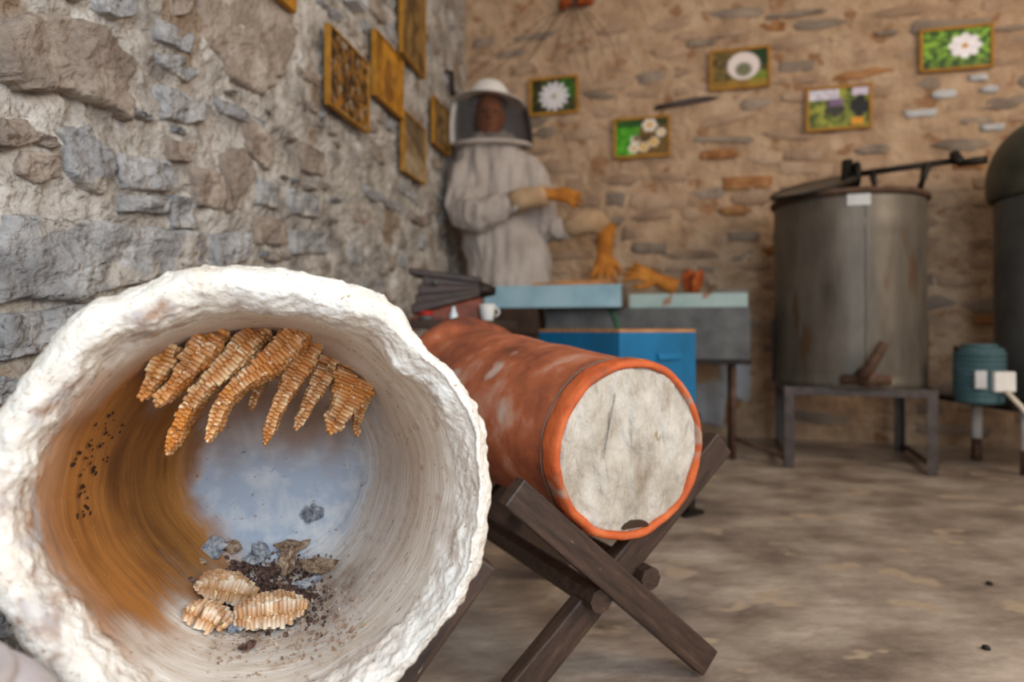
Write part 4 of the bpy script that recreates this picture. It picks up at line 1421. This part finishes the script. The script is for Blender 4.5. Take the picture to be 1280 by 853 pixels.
# ------------------------------------------------------------------ honey extractor on its iron stand
FL, FR = Vector((1.19, 2.976, 0)), Vector((1.745, 2.80, 0))
ex = (FR - FL).normalized()
ey = Vector((-ex.y, ex.x, 0))
side = (FR - FL).length
EC = FL + ex * side / 2 + ey * side / 2
eyaw = math.atan2(ex.y, ex.x)
ES = thing('extractor_stand', 'square angle-iron stand under the tin honey extractor drum', 'stand', EC, (0, 0, eyaw))
h_ = side / 2
SZ = 0.350
for sx in (-1, 1):
    for sy in (-1, 1):
        bm = bmesh.new()
        bm_box(bm, (sx * h_, sy * (h_ - 0.018), SZ / 2), (0.007, 0.040, SZ), 0.001)
        bm_box(bm, (sx * (h_ - 0.018), sy * h_, SZ / 2), (0.040, 0.007, SZ), 0.001)
        bm_obj('leg', bm, ES, M['frame_iron'])
    bm = bmesh.new()
    bm_box(bm, (sx * h_, 0, SZ - 0.016), (0.008, side, 0.034), 0.001)
    bm_obj('top_rail', bm, ES, M['frame_iron'])
    bm = bmesh.new()
    bm_box(bm, (sx * h_, 0, 0.03), (0.024, side - 0.02, 0.012), 0.001)
    bm_obj('bottom_rail', bm, ES, M['rust'])
    bm = bmesh.new()
    bm_box(bm, (0, sx * h_, SZ - 0.016), (side, 0.008, 0.034), 0.001)
    bm_obj('top_rail', bm, ES, M['frame_iron'])
for yy in (-0.14, 0.14):
    box('cross_bar', (0, yy, SZ - 0.008), (side - 0.01, 0.04, 0.010), ES, M['frame_iron'], 0.001)

EX = thing('honey_extractor', 'tall tin drum honey extractor with dark crank gear and tap', 'extractor', (EC.x, EC.y, 0), (0, 0, eyaw))
RD, Zb, Zt = 0.318, SZ - 0.0035, 1.185
dprof = [(Zb, 0.0), (Zb, RD - 0.004), (Zb + 0.004, RD), (Zb + 0.03, RD + 0.003), (Zb + 0.034, RD)] + [(Zb + 0.034 + (Zt - Zb - 0.034) * q / 24, RD) for q in range(1, 25)] + [(Zt, RD - 0.006)] + [(Zt - 0.4, RD - 0.006), (Zb + 0.02, RD - 0.006), (Zb + 0.01, 0.0)]
# swaged beads
dprof = [(z, r + (0.005 if abs(z - 1.05) < 0.018 and r > 0.3 else 0)) for z, r in dprof]
new_obj('drum', lathe_mesh('drum', dprof, 64), EX, M['drum'], True)
bm = bmesh.new()
bm_tube(bm, [Vector(((RD + 0.004) * math.cos(a), (RD + 0.004) * math.sin(a), Zt)) for a in [2 * math.pi * q / 64 for q in range(65)]], 0.014, 8)
bm_obj('top_rim', bm, EX, M['rust'], True)
box('seam', (0.03, -RD - 0.001, 0.76), (0.014, 0.006, 0.80), EX, M['drum'], 0.001)
box('maker_plate', (-0.005, -RD - 0.002, 1.145), (0.09, 0.006, 0.048), EX, M['white_dull'], 0.001)
for sx in (-1, 1):
    box('side_strap', (sx * (RD + 0.006), 0, 0.50), (0.008, 0.03, 0.30), EX, M['iron'], 0.002)
# half lid leaning on the left, iron bridge and gear
lidm = lathe_mesh('half_lid', [(0.0, 0.0), (0.0, 0.22), (0.012, 0.285), (0.004, 0.29), (-0.008, 0.285), (-0.012, 0.22), (-0.012, 0.0)], 48)
lo_ = new_obj('loading_lid', lidm, EX, M['drum'], True)
lo_.location = (-0.15, -0.02, Zt + 0.075)
lo_.scale = (0.62, 0.95, 1)
lo_.rotation_euler = (math.radians(14), math.radians(-12), 0)
bm = bmesh.new()
bm_tube(bm, [Vector((-0.15 + 0.178 * math.cos(a), -0.02 + 0.270 * math.sin(a), Zt + 0.078 + 0.21 * 0.178 * math.cos(a) + 0.25 * 0.278 * math.sin(a))) for a in [2 * math.pi * q / 48 for q in range(49)]], 0.011, 8)
bm_obj('lid_edge', bm, EX, M['iron'], True)
box('bridge', (0, 0, Zt + 0.020), (2 * RD, 0.06, 0.022), EX, M['iron'], 0.004)
tube('gear_post', [(0.0, 0, Zt + 0.01), (0.0, 0, Zt + 0.20)], [0.034, 0.024], EX, M['iron'], 14)
gw = lathe_mesh('gear_wheel', [(-0.012, 0.0), (-0.012, 0.055), (-0.006, 0.062), (0.006, 0.062), (0.012, 0.055), (0.012, 0.0)], 28)
gwo = new_obj('gear_wheel', gw, EX, M['iron'], False)
gwo.location = (0.035, -0.02, Zt + 0.125)
gwo.rotation_euler = (0, math.radians(90), 0)
tube('crank_shaft', [(0.0, -0.02, Zt + 0.125), (0.42, -0.05, Zt + 0.155)], 0.014, EX, M['iron'])
tube('shaft_bearing', [(0.285, 0.0, Zt + 0.01), (0.30, -0.03, Zt + 0.08), (0.315, -0.045, Zt + 0.148)], [0.018, 0.012, 0.022], EX, M['iron'])
tube('shaft_bearing', [(0.125, 0.0, Zt + 0.01), (0.11, -0.02, Zt + 0.07), (0.10, -0.03, Zt + 0.132)], [0.015, 0.012, 0.018], EX, M['iron'])
ck = tube('crank_arm', [(0.415, -0.05, Zt + 0.190), (0.425, -0.06, Zt + 0.155), (0.44, -0.08, Zt + 0.135)], [0.020, 0.026, 0.018], EX, M['iron'])
tube('crank_handle', [(0.435, -0.08, Zt + 0.135), (0.48, -0.085, Zt + 0.139), (0.53, -0.09, Zt + 0.142)], [0.014, 0.019, 0.017], ck, M['iron'])
# honey gate
tp = tube('honey_gate', [(0.02, -RD + 0.01, Zb + 0.055), (0.02, -RD - 0.08, Zb + 0.055)], [0.042, 0.036], EX, M['rust'], 16)
tube('gate_lever', [(-0.005, -RD - 0.075, Zb + 0.06), (0.03, -RD - 0.085, Zb + 0.11), (0.075, -RD - 0.085, Zb + 0.20)], [0.026, 0.022, 0.020], tp, M['rust'])
tube('gate_bolt', [(-0.075, -RD - 0.03, Zb + 0.045), (0.11, -RD - 0.03, Zb + 0.045)], 0.020, tp, M['rust'])

# ------------------------------------------------------------------ tank and motor at the right
TC = Vector((2.405, 2.95, 0))
TK = thing('domed_tank', 'tall dark grey cylindrical tank with dull bronze dome', 'tank', TC)
new_obj('body', lathe_mesh('body', [(0.30, 0.0), (0.30, 0.262), (0.31, 0.266)] + [(0.31 + 0.93 * q / 10, 0.266) for q in range(1, 11)] + [(1.24, 0.0)], 56), TK, M['tank'], True)
dome = catmull([(1.175, 0.272), (1.18, 0.290), (1.24, 0.298), (1.34, 0.285), (1.44, 0.235), (1.51, 0.15), (1.535, 0.06)], 5) + [(1.54, 0.0)]
new_obj('dome', lathe_mesh('dome', dome, 56), TK, M['dome'], True)
box('base_plate', (-0.05, -0.02, 0.288), (0.78, 0.50, 0.024), TK, M['iron'], 0.003)
for x, y in ((-0.285, -0.14), (0.28, -0.20), (-0.26, 0.20), (0.28, 0.20)):
    lg = tube('leg', [(x, y, 0.10), (x, y, 0.28)], 0.022, TK, M['white'])
    tube('foot', [(x, y, 0.001), (x, y, 0.10)], [0.024, 0.020], lg, M['rust'])
box('bracket', (-0.235, -0.20, 0.40), (0.022, 0.03, 0.20), TK, M['white_dull'], 0.003)
box('bracket', (-0.21, -0.20, 0.318), (0.14, 0.05, 0.02), TK, M['white_dull'], 0.003)

mc = at(1228, 492, 2.78)
MT = thing('electric_motor', 'small teal ribbed electric motor with white plate beside the domed tank', 'motor', (mc.x, mc.y + 0.02, 0.300))
mprof = [(0.0, 0.0), (0.0, 0.082), (0.012, 0.088)]
for q in range(9):
    z = 0.03 + q * 0.02
    mprof += [(z, 0.088), (z + 0.004, 0.094), (z + 0.012, 0.094), (z + 0.016, 0.088)]
mprof += [(0.215, 0.088), (0.226, 0.078), (0.230, 0.0)]
new_obj('housing', lathe_mesh('housing', mprof, 40), MT, M['teal'], False)
box('terminal_box', (0.030, -0.085, 0.092), (0.085, 0.05, 0.080), MT, M['white'], 0.006)
box('name_plate', (-0.055, -0.088, 0.10), (0.045, 0.012, 0.07), MT, M['white_dull'], 0.002)
tube('fan_cap', [(0, 0, 0.228), (0, 0, 0.240)], [0.07, 0.06], MT, M['teal'], 24)
tube('bolt_lug', [(-0.10, 0, 0.222), (-0.07, 0, 0.222)], 0.010, MT, M['iron'], 8)
c0 = mc + Vector((0.03, -0.10, 0.07))
cb = tube('power_cable', [(c0.x, c0.y + 0.010, 0.357), (c0.x + 0.03, c0.y - 0.03, 0.30), (c0.x + 0.09, c0.y - 0.05, 0.205), (c0.x + 0.17, c0.y - 0.06, 0.10), (c0.x + 0.30, c0.y - 0.06, 0.02), (c0.x + 0.6, c0.y - 0.03, 0.010)], 0.0095, None, M['cable'])
tag(cb, 'cream power cable drooping from the teal motor to the floor', 'cable')

# ------------------------------------------------------------------ bellows smoker and odds and ends on a low bench by the left wall
bench = thing('side_bench', 'dark wooden bench by the rubble wall carrying the bellows', 'bench', (-0.31, 2.55, 0), (0, 0, -0.17))
box('bench_top', (0.03, 0, 0.615), (0.52, 0.52, 0.03), bench, M['wood_dark'], 0.003)
for sx in (-1, 1):
    for sy in (-1, 1):
        box('leg', (sx * 0.19, sy * 0.22, 0.30), (0.035, 0.035, 0.60), bench, M['wood_dark'], 0.003)
bl = thing('bellows', 'dark leather bellows with reddish wooden board on the side bench', 'bellows', (-0.25, 2.50, 0.6295))


def wedge(name, x0, x1, z0a, z0b, z1a, z1b, w0, w1, mat):
    vs_ = [(x0, -w0, z0a), (x1, -w1, z0b), (x1, w1, z0b), (x0, w0, z0a), (x0, -w0, z1a), (x1, -w1, z1b), (x1, w1, z1b), (x0, w0, z1a)]
    fs = [(3, 2, 1, 0), (4, 5, 6, 7), (0, 1, 5, 4), (1, 2, 6, 5), (2, 3, 7, 6), (3, 0, 4, 7)]
    me = mesh_from(name, vs_, fs)
    o = new_obj(name, me, bl, mat, False)
    bv = o.modifiers.new('bev', 'BEVEL')
    bv.width = 0.005
    bv.segments = 2
    return o


wedge('lower_board', -0.10, 0.14, 0.0, 0.0, 0.020, 0.085, 0.10, 0.07, M['redwood'])
for q in range(4):
    f = q / 4
    wedge('leather_fold', -0.105 + 0.012 * q, 0.135, 0.022 + 0.035 * q, 0.088 + 0.012 * q, 0.060 + 0.035 * q, 0.104 + 0.012 * q, 0.092 - 0.006 * (q % 2), 0.06, M['leather_dark'])
wedge('upper_board', -0.115, 0.14, 0.165, 0.135, 0.188, 0.158, 0.10, 0.07, M['leather_dark'])
tube('spout', [(0.10, 0, 0.11), (0.15, 0, 0.115), (0.19, 0, 0.11)], [0.04, 0.028, 0.014], bl, M['iron'])
bm = bmesh.new()
bmesh.ops.create_icosphere(bm, subdivisions=2, radius=0.011, matrix=Matrix.Translation((-0.02, -0.10, 0.135)))
bm_obj('stud', bm, bl, M['galv'], True)
cup = thing('white_cup', 'small white cup on the side bench beside the bellows', 'cup', (-0.0865, 2.392, 0.6295))
new_obj('bowl', lathe_mesh('bowl', [(0.0, 0.0), (0.0, 0.024), (0.005, 0.027), (0.04, 0.034), (0.078, 0.038), (0.079, 0.035), (0.04, 0.031), (0.008, 0.024), (0.006, 0.0)], 28), cup, M['white'], True)
cup.scale = (0.75, 0.75, 0.75)
bm = bmesh.new()
bm_tube(bm, [Vector((0.036 + 0.02 * math.sin(math.pi * q / 8), 0, 0.02 + 0.045 * q / 8)) for q in range(9)], 0.004, 8)
bm_obj('handle', bm, cup, M['white'], True)
sc_ = at(533, 391, 2.362)
sh = thing('red_capped_tin', 'small tin with a red cap on the side bench', 'tin', (sc_.x, sc_.y, 0.6295))
tube('can', [(0, 0, 0), (0, 0, 0.018)], 0.026, sh, M['galv'], 20)
tube('cap', [(0, 0, 0.018), (0, 0, 0.034)], [0.024, 0.022], sh, M['red'], 20)
jp = at(567, 394, 2.36)
jg = thing('glazed_bottle', 'tiny glossy pale bottle standing in front of the bellows', 'bottle', (jp.x, jp.y, 0.6295))
M['glaze'] = mk('glaze', [(0.3, (190, 206, 214)), (0.7, (226, 234, 238))], 8, 3, 0.12, 0, spec=0.7)
new_obj('flask', lathe_mesh('flask', catmull([(0.0, 0.001), (0.0, 0.012), (0.02, 0.014), (0.034, 0.008), (0.045, 0.006), (0.05, 0.007)], 4) + [(0.05, 0.0)], 20), jg, M['glaze'], True)
tube('stopper', [(0, 0, 0.049), (0, 0, 0.058)], 0.005, jg, M['wood_dark'], 10)

# ------------------------------------------------------------------ photographs on the walls
def c_(r, g, b):
    return lin((r, g, b))


def petals(x, y, cx, cy, R, n, ph=0.0, sharp=0.35, sx=1.0):
    dx, dy = (x - cx) / sx, y - cy
    r = math.hypot(dx, dy)
    a = math.atan2(dy, dx)
    lim = R * (1 - sharp + sharp * abs(math.cos(n * a / 2 + ph)) ** 0.6)
    return sstep(lim * 1.05, lim * 0.9, r), r / R


def nz(x, y, f, s):
    return fbm(Vector((x * f, y * f, s)), 4, 0.7)


def pic_white_star(x, y):      # x in 0..1.3, y 0..1 up
    c = mixc(c_(36, 34, 18), c_(74, 78, 30), 0.4 + nz(x, y, 4, 1))
    if x > 0.85 and y > 0.4:
        c = mixc(c, c_(50, 110, 20), 0.6 + nz(x, y, 5, 2))
    m_, r = petals(x, y, 0.66, 0.48, 0.46, 13, 0.2, 0.45)
    c = mixc(c, mixc(c_(200, 190, 190), c_(240, 236, 236), 0.5 + nz(x, y, 14, 3)), m_)
    if r < 0.16: c = c_(170, 160, 110)
    return c


def pic_cluster(x, y):
    c = mixc(c_(40, 120, 16), c_(92, 176, 30), 0.5 + nz(x, y, 4, 4))
    if x > 0.45: c = mixc(c, c_(112, 82, 30), sstep(0.42, 0.60, x + 0.3 * nz(x, y, 3, 5)))
    if y > 0.8: c = mixc(c, c_(24, 50, 14), 0.8)
    for cx, cy, R in ((0.85, 0.82, 0.2), (1.13, 0.60, 0.13), (0.50, 0.44, 0.14), (0.45, 0.20, 0.15), (0.70, 0.22, 0.15), (0.95, 0.35, 0.15)):
        m_, r = petals(x, y, cx, cy, R, 6, 0.3, 0.3)
        c = mixc(c, mixc(c_(236, 222, 206), c_(216, 172, 92), sstep(0.7, 0.2, r) + (0.5 if cx > 0.6 and cy < 0.5 else 0)), m_)
    if abs(y - 0.48) < 0.08 and 0.45 < x < 0.9: c = mixc(c, c_(84, 56, 20), 0.8)
    return c


def pic_dandelion(x, y):
    c = mixc(c_(60, 52, 24), c_(132, 106, 50), 0.4 + 1.2 * nz(x, y, 5, 6))
    if x > 0.95 and y > 0.55: c = c_(30, 58, 16)
    if x > 0.85 and y < 0.4: c = mixc(c, c_(120, 150, 30), 0.6)
    if y < 0.18: c = mixc(c, c_(170, 124, 40), 0.6)
    m_, r = petals(x, y, 0.74, 0.56, 0.40, 22, 0, 0.12)
    c = mixc(c, mixc(c_(232, 216, 208), c_(120, 116, 88), sstep(0.62, 0.35, math.hypot(x - 0.74, y - 0.46) / 0.40)), m_)
    return c


def pic_meadow(x, y):
    c = mixc(c_(74, 86, 24), c_(160, 160, 60), 0.5 + 1.2 * nz(x, y, 5, 7))
    if y > 0.72 and x < 0.66: c = mixc(c_(224, 220, 224), c_(186, 170, 190), 0.4 + nz(x, y, 8, 8))
    if y > 0.8 and x > 0.95: c = c_(212, 196, 214)
    m_, r = petals(x, y, 0.56, 0.50, 0.24, 5, 0.5, 0.35)
    c = mixc(c, c_(44, 36, 42), m_ * 0.9)
    if 0.45 < x < 0.75 and 0.55 < y < 0.75: c = mixc(c, c_(150, 116, 156), 0.6)
    m_, r = petals(x, y, 1.10, 0.52, 0.30, 4, 0.3, 0.3, 0.7)
    c = mixc(c, c_(26, 24, 24), m_)
    if 0.92 < x < 1.18 and 0.05 < y < 0.22: c = c_(226, 150, 26)
    return c


def pic_cosmos(x, y):
    c = mixc(c_(44, 84, 16), c_(138, 180, 50), 0.45 + 1.5 * nz(x, y, 7, 9))
    if y < 0.2: c = mixc(c, c_(24, 36, 14), 0.5)
    m_, r = petals(x, y, 0.82, 0.55, 0.33, 8, 0.1, 0.3)
    c = mixc(c, mixc(c_(240, 226, 232), c_(255, 250, 252), 0.5 + nz(x, y, 9, 10)), m_)
    if r < 0.2: c = c_(206, 146, 30)
    return c


def pic_bees(x, y):
    n = nz(x, y, 5, 11)
    c = mixc(c_(62, 38, 12), c_(150, 100, 34), 0.5 + 1.4 * n)
    n2 = nz(x, y, 8, 12)
    if n2 > 0.28: c = mixc(c, c_(150, 134, 112), min(1, (n2 - 0.28) * 5))
    if nz(x, y, 7, 13) > 0.2: c = mixc(c, c_(30, 20, 10), 0.8)
    return c


def pic_comb(x, y):
    c = mixc(c_(132, 84, 16), c_(196, 136, 40), 0.5 + nz(x, y, 3, 14))
    if math.hypot((x - 0.6) / 0.5, y - 0.4) < 0.36: c = mixc(c, c_(110, 66, 18), 0.7)
    return c


def pic_brown(x, y):
    return mixc(c_(84, 60, 26), c_(140, 108, 58), 0.5 + 1.3 * nz(x, y, 4, 15))


def pic_pale(x, y):
    c = mixc(c_(120, 96, 62), c_(176, 156, 124), 0.5 + nz(x, y, 3, 16))
    if y > 0.75 - 0.3 * x: c = mixc(c, c_(70, 46, 16), 0.7)
    return c


def photo(wall_M, x0, y0, x1, y1, fn, label, fw=0.016, depth=0.022, stand=0.020, roll=0.0):
    """framed print on a wall; corners in wall coordinates"""
    w, h = x1 - x0, y1 - y0
    fr = thing('framed_photo', label, 'photo', (0, 0, 0), (0, 0, 0), 'framed photos on the stone walls')
    fr.matrix_world = wall_M @ Matrix.Translation(((x0 + x1) / 2, (y0 + y1) / 2, stand)) @ Matrix.Rotation(roll, 4, 'Z')
    for (c, d) in (((0, h / 2 - fw / 2, 0), (w, fw, depth)), ((0, -h / 2 + fw / 2, 0), (w, fw, depth)), ((-w / 2 + fw / 2, 0, 0), (fw, h - 2 * fw, depth)), ((w / 2 - fw / 2, 0, 0), (fw, h - 2 * fw, depth))):
        box('frame_bar', c, d, fr, M['pframe'], 0.002)
    iw, ih = w - 2 * fw + 0.004, h - 2 * fw + 0.004
    nx, ny = 60, 46
    vs_ = [(-iw / 2 + iw * i / nx, -ih / 2 + ih * j / ny, 0.004) for j in range(ny + 1) for i in range(nx + 1)]
    fs = [(j * (nx + 1) + i, j * (nx + 1) + i + 1, (j + 1) * (nx + 1) + i + 1, (j + 1) * (nx + 1) + i) for j in range(ny) for i in range(nx)]
    me = mesh_from('print', vs_, fs)
    asp = iw / ih
    paint(me, lambda v: fn((v.x / iw + 0.5) * 1.3, v.y / ih + 0.5), 'print')
    new_obj('print', me, fr, M['print'], False)
    box('backing', (0, 0, -depth / 4), (w - fw, h - fw, depth / 2), fr, M['pframe'], 0.0)


def wall_photo(MW, a, b, fn, label, **kw):
    """a: top-left pixel, b: bottom-right pixel of the frame"""
    x0, y1 = wall_hit(*a, MW, kw.get('stand', 0.02))
    x1, y0 = wall_hit(*b, MW, kw.get('stand', 0.02))
    photo(MW, x0, y0, x1, y1, fn, label, **kw)


wall_photo(MBW, (662, 99), (723, 141), pic_white_star, 'framed photo of a spiky white flower on dark ground')
wall_photo(MBW, (767, 149), (838, 195), pic_cluster, 'framed photo of a cream flower cluster with bright green edge')
wall_photo(MBW, (887, 64), (963, 108), pic_dandelion, 'framed photo of a round pale dandelion-like head')
wall_photo(MBW, (1007, 111), (1090, 160), pic_meadow, 'framed photo of a meadow with dark insects and purple blooms')
wall_photo(MBW, (1149, 38), (1242, 84), pic_cosmos, 'framed photo of a single white flower on bright green grass')
lk = dict(fw=0.006, depth=0.022, stand=0.032)
wall_photo(MLW, (409, 29), (459, 167), pic_bees, 'ochre framed photo of clustered bees on the rubble wall', **lk)
wall_photo(MLW, (467, 35), (502, 150), pic_comb, 'ochre framed photo of a golden comb on the rubble wall', **lk)
wall_photo(MLW, (501, -62), (530, 100), pic_brown, 'ochre framed dim brown photo hung above the pale-toned photo', **lk)
wall_photo(MLW, (503, 137), (530, 232), pic_pale, 'ochre framed pale-toned photo with dark upper corner', **lk)
wall_photo(MLW, (541, 119), (560, 196), pic_brown, 'ochre framed photo hung nearest the room corner behind the mannequin', **lk)
wall_photo(MLW, (296, -170), (367, 17), pic_comb, 'ochre framed golden photo hung high, nearest the doorway end', **lk)

# dried bunch hung high on the back wall with trailing stems
bx, by = wall_hit(722, 2, MBW)
bu = thing('dried_bunch', 'dried reddish brown bunch with trailing stems hung on the tan wall', 'dried plant')
bu.matrix_world = MBW @ Matrix.Translation((bx, by, 0.024))
bm = bmesh.new()
r_ = random.Random(3)
for q in range(26):
    s = r_.uniform(0.018, 0.036)
    bmesh.ops.create_icosphere(bm, subdivisions=2, radius=s, matrix=Matrix.Translation((r_.uniform(-0.075, 0.085), r_.uniform(-0.03, 0.09), r_.uniform(0, 0.04))) @ Matrix.Diagonal((1, r_.uniform(0.7, 1.3), 0.8, 1)))
for v in bm.verts:
    v.co += v.co.normalized() * fbm(v.co * 60, 2) * 0.01
bm_obj('seed_head', bm, bu, M['rustbloom'], True)
for q in range(9):
    ex_ = -0.62 + 0.11 * q + r_.uniform(-0.03, 0.03)
    dz = r_.uniform(0.28, 0.46)
    pts = [(r_.uniform(-0.05, 0.06), -0.01, 0.004), (ex_ * 0.30 + r_.uniform(-.02, .02), -dz * 0.25, 0.006), (ex_ * 0.65 + r_.uniform(-.02, .02), -dz * 0.62, -0.002), (ex_ + r_.uniform(-.03, .03), -dz, -0.010)]
    tube('stem', [Vector(p_) for p_ in catmull(pts, 5)], [0.0026 - 0.001 * i / 15 for i in range(16)], bu, M['twig'], 6)

# iron hook on the left wall near the corner; small pale switch box up high
hx, hy = wall_hit(558, 112, MLW)
hk = thing('iron_hook', 'black iron hook in the rubble wall near the room corner', 'hook')
hk.matrix_world = MLW @ Matrix.Translation((hx, hy, 0.0))
tube('shank', [(0, 0.10, -0.02), (0, 0.095, 0.030), (0, -0.035, 0.034)], 0.013, hk, M['iron'], 8)
tube('barb', [(0, -0.030, 0.034), (0.006, -0.045, 0.048), (0.012, -0.015, 0.060)], [0.012, 0.010, 0.006], hk, M['iron'], 8)
hx, hy = wall_hit(436, -6, MLW)
jb = thing('junction_box', 'small pale grey box fixed high on the rubble wall', 'junction box')
jb.matrix_world = MLW @ Matrix.Translation((hx, hy, 0.026))
box('case', (0, 0, 0), (0.10, 0.09, 0.05), jb, M['white_dull'], 0.006)
box('cover', (0, 0, 0.028), (0.086, 0.076, 0.008), jb, M['white_dull'], 0.003)

# pebbles on the concrete
for px, py in ((1237, 731), (1233, 812)):
    Y = CAMZ * F / (py - HY)
    p = at(px, py, Y)
    bm = bmesh.new()
    bmesh.ops.create_icosphere(bm, subdivisions=2, radius=1, matrix=Matrix.Diagonal((0.008, 0.007, 0.005, 1)))
    for v in bm.verts:
        v.co *= 1 + 0.25 * noise.noise(v.co * 200)
    o = bm_obj('pebble', bm, None, M['iron'], True)
    o.location = (p.x, p.y, 0.003)
    tag(o, 'tiny dark pebble lying on the open concrete floor', 'pebble', 'pebbles on the floor')
